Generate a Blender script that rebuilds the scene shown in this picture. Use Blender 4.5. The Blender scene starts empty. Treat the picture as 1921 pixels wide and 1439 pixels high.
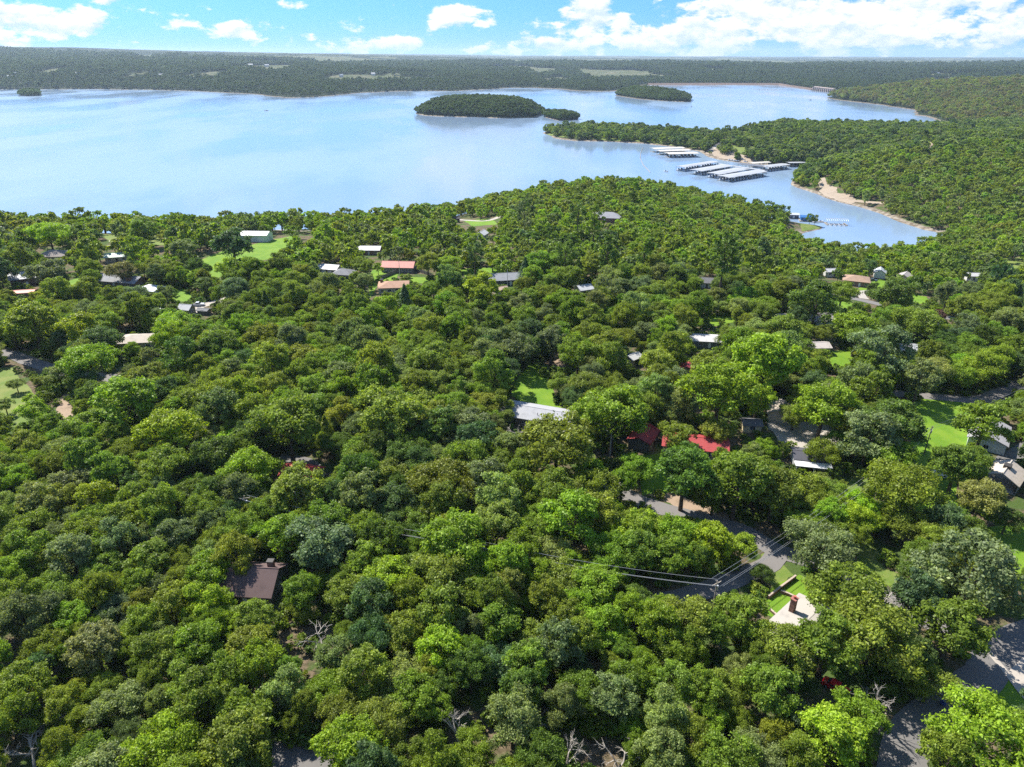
import bpy, bmesh, math, random
import numpy as np
from mathutils import Vector, Matrix
from mathutils.geometry import delaunay_2d_cdt

S = bpy.context.scene
COL = S.collection
# ------------------------------------------------------------------ camera
F_PX = 1290.0                     # focal length in pixels of a 1921 wide picture
PITCH = math.radians(25.65)
CAM_Z = 100.0
LAKE = -40.0
SP, CP = math.sin(PITCH), math.cos(PITCH)
cam_data = bpy.data.cameras.new('camera')
cam_data.sensor_width = 36.0
cam_data.lens = F_PX / 1921.0 * 36.0
cam_data.clip_start = 1.0
cam_data.clip_end = 90000.0
cam = bpy.data.objects.new('camera', cam_data)
COL.objects.link(cam)
cam.location = (0, 0, CAM_Z)
cam.rotation_euler = (math.pi / 2 - PITCH, 0, 0)
S.camera = cam

# ------------------------------------------------------------------ light, sky, exposure
SUN_AZ, SUN_EL = math.radians(-46), math.radians(50)       # azimuth from +Y, to the left
SUN_STRENGTH, SKY_STRENGTH, EXPOSURE = 5.0, 0.11, 0.98
HAZE_DENSITY = 4.2e-5
FARFREE = []
sun_data = bpy.data.lights.new('sun', 'SUN')
sun_data.energy = SUN_STRENGTH
sun_data.angle = math.radians(0.53)
sun_data.color = (1.0, 0.95, 0.86)
sun = bpy.data.objects.new('sun', sun_data)
COL.objects.link(sun)
sdir = Vector((math.sin(SUN_AZ) * math.cos(SUN_EL), math.cos(SUN_AZ) * math.cos(SUN_EL), math.sin(SUN_EL)))
sun.rotation_euler = sdir.to_track_quat('Z', 'Y').to_euler()
sun.location = (-300, 300, 600)
S.view_settings.view_transform = 'Standard'
S.view_settings.look = 'None'
S.view_settings.exposure = EXPOSURE
S.view_settings.gamma = 1.0
S.view_settings.use_curve_mapping = False


class NT:
    """small helper that adds and wires shader / geometry nodes"""
    def __init__(self, tree):
        self.t = tree

    def n(self, kind, **kw):
        nd = self.t.nodes.new(kind)
        ins = kw.pop('ins', {})
        for k, v in kw.items():
            setattr(nd, k, v)
        for k, v in ins.items():
            s = nd.inputs[k]
            if hasattr(v, 'is_output') or isinstance(v, bpy.types.NodeSocket):
                self.t.links.new(v, s)
            else:
                s.default_value = v
        return nd

    def m(self, op, a, b=0.0, c=None, clamp=False):
        nd = self.t.nodes.new('ShaderNodeMath')
        nd.operation = op
        nd.use_clamp = clamp
        for i, v in enumerate((a, b) if c is None else (a, b, c)):
            if isinstance(v, bpy.types.NodeSocket):
                self.t.links.new(v, nd.inputs[i])
            else:
                nd.inputs[i].default_value = v
        return nd.outputs[0]

    def mix(self, fac, a, b, mode='MIX'):
        nd = self.t.nodes.new('ShaderNodeMix')
        nd.data_type = 'RGBA'
        nd.blend_type = mode
        for s, v in ((nd.inputs[0], fac), (nd.inputs[6], a), (nd.inputs[7], b)):
            if isinstance(v, bpy.types.NodeSocket):
                self.t.links.new(v, s)
            else:
                s.default_value = v if not isinstance(v, tuple) or len(v) == 4 else (*v, 1)
        return nd.outputs[2]

    def ramp(self, fac, lo, hi):
        nd = self.t.nodes.new('ShaderNodeMapRange')
        nd.interpolation_type = 'SMOOTHSTEP'
        nd.inputs[1].default_value = lo
        nd.inputs[2].default_value = hi
        self.t.links.new(fac, nd.inputs[0])
        return nd.outputs[0]


world = bpy.data.worlds.new('World')
S.world = world
world.use_nodes = True
wt = world.node_tree
wt.nodes.clear()
W_ = NT(wt)
tc = W_.n('ShaderNodeTexCoord')
sep = W_.n('ShaderNodeSeparateXYZ', ins={0: tc.outputs['Generated']})
dx, dy, dz = sep.outputs
zlift = W_.m('ADD', W_.m('MULTIPLY', W_.m('MAXIMUM', dz, 0.0), 0.80), 0.20)
skyvec = W_.n('ShaderNodeCombineXYZ', ins={0: dx, 1: dy, 2: zlift})
sky = W_.n('ShaderNodeTexSky', sky_type='NISHITA', sun_disc=False, sun_elevation=SUN_EL, sun_rotation=SUN_AZ,
           altitude=300.0, air_density=1.0, dust_density=0.25, ozone_density=2.0, ins={0: skyvec.outputs[0]})
# cumulus field: laid out by direction (azimuth, elevation in degrees), the same kind of cloud all round
az = W_.m('MULTIPLY', W_.m('ARCTAN2', dx, dy), 57.2958)
el = W_.m('MULTIPLY', W_.m('ARCSINE', dz), 57.2958)
CLOUDS = [  # azimuth, elevation, half width, half height, weight
    (-32.0, 1.7, 3.2, 0.95, .62), (-36.5, 1.3, 2.2, 0.9, .5), (-34.0, 3.1, 3.6, 0.6, .28), (-27.0, 2.9, 2.2, 0.7, .2),
    (-19.3, 1.4, 2.3, 0.8, .45), (-22.5, 1.9, 1.6, 0.5, .35), (-18.5, 2.9, 1.8, 0.5, .28), (-15.5, 1.0, 1.5, 0.5, .3),
    (-11.0, 2.2, 2.6, 0.4, .30), (-9.0, 0.55, 3.2, 0.5, .5), (-4.0, 2.75, 1.9, 0.75, .60), (-2.0, 0.45, 2.0, 0.4, .35),
    (3.0, 0.4, 4.5, 0.55, .6), (6.3, 1.6, 2.2, 1.5, .75), (10.0, 0.8, 3.5, 1.0, .6), (14.5, 0.9, 4.5, 1.2, .65),
    (17.0, 2.9, 3.0, 0.85, .8), (21.5, 1.6, 4.5, 1.5, .8), (27.0, 2.3, 4.0, 1.7, .85), (32.0, 1.0, 4.5, 0.9, .55),
    (36.0, 1.8, 3.0, 1.5, .6), (23.0, 3.4, 3.0, 0.7, .4), (33.0, 3.4, 2.8, 0.45, .3)]


def billow(az_s, el_s, detail):
    uv = W_.n('ShaderNodeCombineXYZ', ins={0: W_.m('MULTIPLY', az_s, 0.30), 1: W_.m('MULTIPLY', el_s, 0.62), 2: 3.7})
    return W_.n('ShaderNodeTexNoise', noise_dimensions='3D', ins={'Vector': uv.outputs[0], 'Scale': 1.25, 'Detail': detail, 'Roughness': 0.60, 'Lacunarity': 2.1}).outputs[0]


uv2 = W_.n('ShaderNodeCombineXYZ', ins={0: W_.m('MULTIPLY', az, 0.055), 1: W_.m('MULTIPLY', el, 0.10), 2: 9.1})
nz2 = W_.n('ShaderNodeTexNoise', noise_dimensions='3D', ins={'Vector': uv2.outputs[0], 'Scale': 1.0, 'Detail': 2.0, 'Roughness': 0.5})
# everywhere: scattered cumulus; the banks listed above stand among them
cover = W_.m('MULTIPLY', W_.m('SUBTRACT', nz2.outputs[0], 0.46), 1.1)
cover = W_.m('MULTIPLY', cover, W_.m('MAXIMUM', W_.ramp(W_.m('ABSOLUTE', az), 40.0, 52.0), W_.ramp(el, 4.2, 7.0)))
here = W_.n('ShaderNodeCombineXYZ', ins={0: az, 1: el})
for (a_, e_, wa_, we_, k_) in CLOUDS:
    q = W_.n('ShaderNodeVectorMath', operation='MULTIPLY_ADD', ins={0: here.outputs[0], 1: (1 / wa_, 1 / we_, 0), 2: (-a_ / wa_, -e_ / we_, 0)})
    r2 = W_.n('ShaderNodeVectorMath', operation='LENGTH', ins={0: q.outputs[0]})
    cover = W_.m('MAXIMUM', cover, W_.m('MULTIPLY_ADD', W_.m('SMOOTH_MIN', r2.outputs['Value'], 1.9, .8), -k_ * .33, k_ * .62))
b0 = billow(az, el, 8.0)
b1 = billow(W_.m('ADD', az, -0.25), W_.m('ADD', el, 0.42), 4.0)
f0 = W_.m('ADD', W_.m('MULTIPLY', W_.m('SUBTRACT', b0, 0.5), 1.15), cover)
f1 = W_.m('ADD', W_.m('MULTIPLY', W_.m('SUBTRACT', b1, 0.5), 1.15), W_.m('MULTIPLY', cover, .9))
mask = W_.m('MULTIPLY', W_.ramp(f0, 0.11, 0.25), 0.95)
lit = W_.ramp(W_.m('SUBTRACT', f0, f1), -0.16, 0.14)
white = 5.6
cloudcol = W_.mix(lit, (white * .62, white * .74, white * .92), (white, white * .985, white * .96))
skycol = W_.mix(1.0, sky.outputs[0], (0.43, 0.76, 1.04), 'MULTIPLY')
hz = W_.ramp(el, 3.2, -0.4)
skycol = W_.mix(W_.m('MULTIPLY', hz, 0.40), skycol, (2.2, 3.5, 4.8))
bgcol = W_.mix(mask, skycol, cloudcol)
bg = W_.n('ShaderNodeBackground', ins={0: bgcol, 1: SKY_STRENGTH})
wo = W_.n('ShaderNodeOutputWorld', ins={0: bg.outputs[0]})

S.cycles.max_bounces = 6
S.cycles.diffuse_bounces = 3
S.cycles.glossy_bounces = 2
S.cycles.transmission_bounces = 3
S.cycles.volume_bounces = 0
S.cycles.transparent_max_bounces = 4
S.cycles.sample_clamp_indirect = 4.0
S.cycles.use_denoising = False
S.cycles.denoiser = 'OPENIMAGEDENOISE'
S.cycles.denoising_input_passes = 'RGB_ALBEDO_NORMAL'
S.cycles.denoising_prefilter = 'ACCURATE'


# ------------------------------------------------------------------ projection helpers (used once, to find ground positions)
def unproj(px, py, z=0.0):
    """ground position (x, y) seen at photo pixel px, py on the level z"""
    a, v = (px - 960.5) / F_PX, (719.5 - py) / F_PX
    d = (z - CAM_Z) / (-SP + v * CP)
    return a * d, d * (CP + v * SP)


def proj(x, y, z):
    d = y * CP + (CAM_Z - z) * SP
    up = y * SP + (z - CAM_Z) * CP
    return 960.5 + F_PX * x / d, 719.5 - F_PX * up / d, d


def L(px, py):
    return unproj(px, py, LAKE)


def C(px, Y):
    """point of the lake level at ground distance Y in picture column px"""
    return ((px - 960.5) / F_PX * (Y * CP + (CAM_Z - LAKE) * SP), Y)


# ------------------------------------------------------------------ land and lake outlines
MAIN = [(-2600, -2500), (-2600, 250), (-1300, 330), C(-300, 500), C(0, 520), C(200, 522), C(440, 535), C(600, 560), C(760, 600),
        C(830, 640), C(900, 690), C(1000, 750), C(1100, 780), C(1230, 785), C(1316, 742), C(1392, 690), C(1440, 655), L(1478, 414),
        L(1500, 418), L(1545, 424), L(1540, 430), L(1500, 438), C(1500, 572), C(1530, 532), C(1580, 510), C(1650, 510), C(1740, 545), L(1775, 440),
        L(1730, 431), L(1690, 418), L(1650, 401), L(1610, 387), L(1560, 375), L(1530, 364), L(1500, 353), L(1487, 346),
        L(1490, 337), L(1510, 325), L(1540, 315), L(1500, 312.5), L(1450, 310), L(1400, 307), L(1345, 300), L(1322, 290), L(1310, 284),
        L(1260, 276), L(1205, 269), L(1150, 266), L(1080, 265), L(1040, 259), L(1017, 251), L(1030, 247), L(1100, 244), L(1190, 247),
        L(1250, 252), L(1310, 257), L(1350, 259), L(1375, 253), L(1400, 249), L(1500, 246), L(1600, 247), L(1700, 249), L(1790, 247),
        L(1808, 243), L(1795, 238), L(1765, 228), L(1720, 216), L(1712, 206), L(1650, 197), L(1600, 191), L(1556, 186), L(1552, 183),
        L(1600, 179), L(1680, 175), (3600, 3300), (7000, 3000), (7000, -2500)]
FAR = [(-30000, 3200), (-9000, 3200), L(-300, 166), L(0, 168), L(200, 167.3), L(330, 170), L(400, 173), L(480, 177), L(505, 181), L(540, 183.5),
       L(580, 183), L(620, 180), L(680, 174), L(760, 171), L(850, 171), L(930, 167), L(950, 165), L(1000, 165), L(1045, 167),
       L(1080, 171), L(1140, 172), L(1175, 168.5), L(1200, 162), L(1215, 159.5), L(1330, 159), L(1460, 159.5), L(1480, 163),
       L(1530, 170), L(1560, 174), L(1620, 173.5), L(1700, 170), (5200, 3700), (30000, 3500), (30000, 30000), (-30000, 30000)]
ISL = [[L(779, 213), L(800, 217), L(850, 219), L(900, 220), L(950, 222), L(1000, 221), L(1022, 213), L(1000, 207), L(900, 201), L(810, 205)],
       [L(1018, 219), L(1050, 227), L(1087, 224), L(1062, 217)],
       [L(1153, 179), L(1200, 186), L(1250, 190), L(1293, 191.5), L(1297, 187), L(1250, 180), L(1190, 176)],
       [L(39, 178.6), L(56, 180.2), L(71, 179.6), L(73, 176.6), L(48, 176.2)]]


def sdist(poly, X, Y):
    """signed distance to a closed outline, positive inside"""
    d2 = np.full(X.shape, 1e18)
    ins = np.zeros(X.shape, bool)
    P = np.array(poly, float)
    for (ax, ay), (bx, by) in zip(P, np.roll(P, -1, 0)):
        ex, ey = bx - ax, by - ay
        t = np.clip(((X - ax) * ex + (Y - ay) * ey) / (ex * ex + ey * ey + 1e-9), 0, 1)
        qx, qy = X - ax - t * ex, Y - ay - t * ey
        d2 = np.minimum(d2, qx * qx + qy * qy)
        c = ((ay > Y) != (by > Y)) & (X < ex * (Y - ay) / (by - ay + 1e-12) + ax)
        ins ^= c
    d = np.sqrt(d2)
    return np.where(ins, d, -d)


def vnoise(x, y, seed=0):
    xi, yi = np.floor(x), np.floor(y)
    fx, fy = x - xi, y - yi
    fx, fy = fx * fx * (3 - 2 * fx), fy * fy * (3 - 2 * fy)

    def h(a, b):
        v = np.sin(a * 127.1 + b * 311.7 + seed * 74.7) * 43758.5453
        return v - np.floor(v)
    return (h(xi, yi) * (1 - fx) + h(xi + 1, yi) * fx) * (1 - fy) + (h(xi, yi + 1) * (1 - fx) + h(xi + 1, yi + 1) * fx) * fy


def fbm(x, y, seed=0, o=4):
    s, a, t = 0, .5, 0
    for i in range(o):
        s = s + a * vnoise(x * 2 ** i, y * 2 ** i, seed + i)
        t += a
        a *= .5
    return s / t


def sst(a, b, x):
    t = np.clip((x - a) / (b - a), 0, 1)
    return t * t * (3 - 2 * t)


def ground_z(X, Y, info=False):
    X, Y = np.atleast_1d(np.asarray(X, float)), np.atleast_1d(np.asarray(Y, float))
    R = np.hypot(X, Y)
    wob = (fbm(X / 60, Y / 60, 5) - .5) * np.clip((R - 450) / 40, 0, 40) * .8
    sm = sdist(MAIN, X, Y) + wob * (np.abs(X) < 5000)
    sf = sdist(FAR, X, Y) + wob
    # mainland: full height H is reached at distance D from the shore
    H = np.full(X.shape, 40.0)
    D = np.interp(X, [-330, -160, 0, 110, 240], [150, 210, 360, 470, 640])
    pen = sst(940, 1060, Y) * sst(1500, 1420, Y)
    D = D + (340 - D) * sst(600, 760, Y) * sst(240, 330, X)
    low = pen * sst(560, 400, X)
    H = H * (1 - low) + 5 * low
    D = D * (1 - low) + 60 * low
    back = sst(240, 400, X) * (1 - low)
    H = H * (1 - back) + back * np.interp(Y, [600, 800, 900, 1000, 1150, 1400], [40, 42, 38, 31, 20, 12])
    D = D * (1 - back) + back * np.interp(Y, [600, 800, 950, 1150, 1400], [640, 330, 260, 160, 100])
    r2 = sst(1450, 1700, Y)
    H = H * (1 - r2) + 62 * r2
    D = D * (1 - r2) + 900 * r2
    t = np.clip(sm / D, 0, 1)
    hill = (fbm(X / 170, Y / 170, 9) - .5) * 8 * sst(800, 900, Y) * sst(0, 200, sm)
    zm = np.where(sm > 0, LAKE + H * (1 - (1 - t) ** 3) + hill, LAKE + np.maximum(sm * .25, -10))
    # far side
    left = sst(-400, -2600, X)
    f = 60 * (1 - np.exp(-np.maximum(sf, 0) / 420)) * (.45 + .55 * left) + 16 * (1 - np.exp(-np.maximum(sf, 0) / 150))
    azm = np.degrees(np.arctan2(X, Y))
    ridge = np.interp(azm, [-60, -38, -30, -20, -10, 0, 10, 20, 40, 60], [200, 165, 138, 98, 64, 42, 24, 12, 6, 6])
    rr = sst(4500, 9500, R)
    f = f * (1 - .35 * rr) + ridge * rr ** 1.3
    f = f + ((fbm(X / 1300, Y / 1300, 21) - .5) * 62 + (fbm(X / 420, Y / 420, 31) - .5) * 26) * sst(60, 900, sf) * (1 - .55 * rr) \
        + (fbm(X / 900, Y / 2500, 41) - .5) * 34 * rr
    dam_low = sst(0, 200, X) * sst(2400, 2000, X) * sst(5200, 4300, R)
    f = f * (1 - dam_low * .55)
    zf = np.where(sf > 0, LAKE + f, LAKE + np.maximum(sf * .25, -10))
    z = np.maximum(zm, zf)
    for i, (pl, hh, dd) in enumerate(zip(ISL, (27, 4, 20, 2), (80, 20, 80, 20))):
        si = sdist(pl, X, Y)
        t = np.clip(si / dd, 0, 1)
        z = np.maximum(z, np.where(si > 0, LAKE + .3 + hh * (1 - (1 - t) ** 2.2), LAKE + np.maximum(si * .25, -10)))
    if info:
        return z, sm, sf
    return z


def gz1(x, y):
    return float(ground_z([x], [y])[0])


def G(px, py, h=0.0):
    """point of the ground (plus h) seen at photo pixel px, py"""
    z = 0.0
    for _ in range(8):
        x, y = unproj(px, py, z + h)
        z = .5 * z + .5 * gz1(x, y)
    x, y = unproj(px, py, z + h)
    return x, y, z

# ------------------------------------------------------------------ materials
def new_mat(name):
    m = bpy.data.materials.new(name)
    m.use_nodes = True
    m.node_tree.nodes.clear()
    return m, NT(m.node_tree)


def paint(name, col, rough=.7, var=.18, scale=1.2, spec=.3, metal=0.0, col2=None, bump=0.0, bscale=8.0, stretch=None, fine=14.0):
    """plain surface with blotchy wear in two sizes"""
    m, n = new_mat(name)
    tcn = n.n('ShaderNodeTexCoord')
    vec = tcn.outputs['Object']
    if stretch:
        mp = n.n('ShaderNodeMapping', ins={0: vec})
        mp.inputs['Scale'].default_value = stretch
        vec = mp.outputs[0]
    nz = n.n('ShaderNodeTexNoise', ins={'Vector': vec, 'Scale': scale, 'Detail': 5.0, 'Roughness': .6})
    nf = n.n('ShaderNodeTexNoise', ins={'Vector': vec, 'Scale': fine, 'Detail': 3.0})
    c2 = col2 or tuple(c * .55 for c in col)
    f = n.ramp(n.m('ADD', n.m('MULTIPLY', nz.outputs[0], .7), n.m('MULTIPLY', nf.outputs[0], .3)), .5 - .02, .72)
    c = n.mix(n.m('MULTIPLY', f, min(1, var * 4)), col, c2)
    k = n.m('ADD', n.m('MULTIPLY', nf.outputs[0], var * 1.2), 1 - var * .6)
    cc = n.n('ShaderNodeCombineColor', ins={0: k, 1: k, 2: k})
    c = n.mix(1.0, c, cc.outputs[0], 'MULTIPLY')
    b = n.n('ShaderNodeBsdfPrincipled', ins={'Base Color': c, 'Roughness': rough, 'Specular IOR Level': spec, 'Metallic': metal})
    if bump:
        nb = n.n('ShaderNodeTexNoise', ins={'Vector': vec, 'Scale': bscale, 'Detail': 4.0})
        bp = n.n('ShaderNodeBump', ins={'Strength': 1.0, 'Distance': bump, 'Height': nb.outputs[0]})
        n.t.links.new(bp.outputs[0], b.inputs['Normal'])
    n.n('ShaderNodeOutputMaterial', ins={0: b.outputs[0]})
    return m


def leaf_material():
    m, n = new_mat('leaf')
    at = n.n('ShaderNodeAttribute', attribute_type='INSTANCER', attribute_name='tint')
    lf = n.n('ShaderNodeAttribute', attribute_type='GEOMETRY', attribute_name='leafvar')
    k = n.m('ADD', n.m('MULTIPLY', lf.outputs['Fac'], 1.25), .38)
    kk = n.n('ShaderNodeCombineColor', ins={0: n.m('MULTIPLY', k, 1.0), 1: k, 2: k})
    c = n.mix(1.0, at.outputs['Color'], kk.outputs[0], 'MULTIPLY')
    # young leaf tips are yellower
    yel = n.ramp(lf.outputs['Fac'], .62, 1.0)
    c = n.mix(n.m('MULTIPLY', yel, .30), c, n.mix(1.0, c, (1.55, 1.28, .75), 'MULTIPLY'))
    d = n.n('ShaderNodeBsdfPrincipled', ins={'Base Color': c, 'Roughness': .50, 'Specular IOR Level': .28})
    tcol = n.mix(1.0, c, (1.35, 1.35, .55), 'MULTIPLY')
    tr = n.n('ShaderNodeBsdfTranslucent', ins={0: tcol})
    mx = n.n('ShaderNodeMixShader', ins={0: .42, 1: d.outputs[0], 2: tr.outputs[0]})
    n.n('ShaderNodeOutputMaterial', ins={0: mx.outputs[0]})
    return m


LEAF = leaf_material()
BARK = paint('bark', (.085, .065, .048), .9, .3, 2.0, bump=.02)
DEADWOOD = paint('deadwood', (.40, .36, .31), .85, .25, 2.0)
ASPHALT = paint('asphalt', (.150, .142, .135), .9, .22, .35, col2=(.105, .10, .098), fine=3.0)
ASPHALT_OLD = paint('old_asphalt', (.17, .158, .15), .9, .22, .35, col2=(.15, .14, .13), fine=3.0)
CONCRETE = paint('concrete', (.37, .33, .285), .85, .15, .6)
GRAVEL = paint('gravel', (.36, .33, .29), .95, .3, .5, col2=(.34, .29, .24), fine=2.5)
SAND = paint('sand', (.31, .25, .19), .95, .3, .08, col2=(.19, .145, .10), fine=.6)
DIRT = paint('dirt', (.30, .22, .155), .95, .3, .25, col2=(.16, .12, .075), fine=2.0)
WHITE = paint('white_paint', (.72, .72, .70), .55, .08)
BRICK = paint('brick', (.21, .115, .085), .9, .3, 3.0, fine=9)
DARKTRIM = paint('dark_trim', (.05, .045, .04), .6, .15)
GLASS, _g = new_mat('window_glass')
_b = _g.n('ShaderNodeBsdfPrincipled', ins={'Base Color': (.03, .04, .05, 1), 'Roughness': .08, 'Specular IOR Level': .6})
_g.n('ShaderNodeOutputMaterial', ins={0: _b.outputs[0]})
STEEL = paint('galvanised_steel', (.55, .56, .57), .45, .12, metal=.4)
POLE_WOOD = paint('pole_wood', (.36, .31, .25), .9, .2, 2.0, stretch=(4, 4, .5))
POLE_DARK = paint('pole_wood_dark', (.10, .08, .065), .9, .2, 2.0, stretch=(4, 4, .5))
WIRE = paint('wire', (.42, .42, .42), .5, .05, metal=.3)

_cache = {}


def colour(kind, col, **kw):
    key = (kind, col)
    if key not in _cache:
        _cache[key] = paint(kind, col, **kw)
    return _cache[key]


def grass_material(name, a, b, c):
    m, n = new_mat(name)
    g = n.n('ShaderNodeNewGeometry')
    n1 = n.n('ShaderNodeTexNoise', ins={'Vector': g.outputs['Position'], 'Scale': .16, 'Detail': 5.0, 'Roughness': .65})
    n2 = n.n('ShaderNodeTexNoise', ins={'Vector': g.outputs['Position'], 'Scale': 1.7, 'Detail': 4.0, 'Roughness': .7})
    col = n.mix(n.ramp(n1.outputs[0], .38, .62), a, b)
    col = n.mix(n.m('MULTIPLY', n.ramp(n2.outputs[0], .54, .78), .65), col, c)
    mow = n.n('ShaderNodeTexWave', bands_direction='DIAGONAL', ins={'Vector': g.outputs['Position'], 'Scale': .22, 'Distortion': 1.5})
    col = n.mix(n.m('MULTIPLY', mow.outputs['Fac'], .12), col, b)
    bs = n.n('ShaderNodeBsdfPrincipled', ins={'Base Color': col, 'Roughness': .8, 'Specular IOR Level': .15})
    n3 = n.n('ShaderNodeTexNoise', ins={'Vector': g.outputs['Position'], 'Scale': 6.0, 'Detail': 3.0})
    bp = n.n('ShaderNodeBump', ins={'Strength': .8, 'Distance': .12, 'Height': n3.outputs[0]})
    n.t.links.new(bp.outputs[0], bs.inputs['Normal'])
    n.n('ShaderNodeOutputMaterial', ins={0: bs.outputs[0]})
    return m


LAWN = grass_material('lawn_grass', (.105, .205, .014), (.150, .245, .020), (.20, .20, .06))
ROUGH = grass_material('rough_grass', (.11, .17, .03), (.17, .20, .05), (.24, .19, .10))


# ------------------------------------------------------------------ mesh helpers
class MB:
    def __init__(self):
        self.v, self.f = [], []

    def add(self, vs, fs):
        o = len(self.v)
        self.v += [tuple(p) for p in vs]
        self.f += [tuple(i + o for i in q) for q in fs]
        return self

    def box(self, x0, x1, y0, y1, z0, z1):
        return self.add([(x0, y0, z0), (x1, y0, z0), (x1, y1, z0), (x0, y1, z0), (x0, y0, z1), (x1, y0, z1), (x1, y1, z1), (x0, y1, z1)],
                        [(3, 2, 1, 0), (4, 5, 6, 7), (0, 1, 5, 4), (1, 2, 6, 5), (2, 3, 7, 6), (3, 0, 4, 7)])

    def tube(self, pts, rad, n=6, cap=True):
        """tapered tube through points"""
        pts = [Vector(p) for p in pts]
        rad = [rad] * len(pts) if not hasattr(rad, '__len__') else rad
        vs, fs = [], []
        for i, p in enumerate(pts):
            t = (pts[min(i + 1, len(pts) - 1)] - pts[max(i - 1, 0)])
            t = t.normalized() if t.length > 1e-9 else Vector((0, 0, 1))
            u = t.cross(Vector((0, 0, 1)) if abs(t.z) < .9 else Vector((1, 0, 0))).normalized()
            w = t.cross(u)
            for k in range(n):
                a = 2 * math.pi * k / n
                vs.append(p + (u * math.cos(a) + w * math.sin(a)) * rad[i])
        for i in range(len(pts) - 1):
            for k in range(n):
                fs.append((i * n + k, i * n + (k + 1) % n, (i + 1) * n + (k + 1) % n, (i + 1) * n + k))
        if cap:
            fs.append(tuple(range(n))[::-1])
            fs.append(tuple((len(pts) - 1) * n + k for k in range(n)))
        return self.add(vs, fs)

    def mesh(self, name):
        me = bpy.data.meshes.new(name)
        me.from_pydata(self.v, [], self.f)
        me.update()
        return me

    def build(self, name, mat, parent=None, smooth=False, loc=None, rotz=None):
        me = self.mesh(name)
        me.materials.append(mat)
        if smooth:
            me.polygons.foreach_set('use_smooth', [True] * len(me.polygons))
        return link(name, me, parent, loc, rotz)


def link(name, me, parent=None, loc=None, rotz=None):
    o = bpy.data.objects.new(name, me)
    COL.objects.link(o)
    if parent is not None:
        o.parent = parent
    if loc is not None:
        o.location = loc
    if rotz is not None:
        o.rotation_euler = (0, 0, rotz)
    return o


def tag(o, label=None, cat=None, group=None, kind=None):
    if label:
        o['label'] = label
    if cat:
        o['category'] = cat
    if group:
        o['group'] = group
    if kind:
        o['kind'] = kind
    return o


def thing(name, label, cat, loc, rotz=0.0, group=None):
    o = bpy.data.objects.new(name, None)
    o.empty_display_size = 1.0
    COL.objects.link(o)
    o.location = loc
    o.rotation_euler = (0, 0, rotz)
    return tag(o, label, cat, group)


def copy_tree(o, parent=None):
    c = o.copy()
    COL.objects.link(c)
    if parent is not None:
        c.parent = parent
    for ch in list(o.children):
        copy_tree(ch, c)
    return c


def np_mesh(name, verts, faces, mats):
    me = bpy.data.meshes.new(name)
    nv, nf, k = len(verts), len(faces), faces.shape[1]
    me.vertices.add(nv)
    me.vertices.foreach_set('co', np.asarray(verts, np.float32).ravel())
    me.loops.add(nf * k)
    me.loops.foreach_set('vertex_index', np.asarray(faces, np.int32).ravel())
    me.polygons.add(nf)
    me.polygons.foreach_set('loop_start', np.arange(0, nf * k, k, dtype=np.int32))
    me.update(calc_edges=True)
    me.validate()
    for m in mats:
        me.materials.append(m)
    return me


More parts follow.
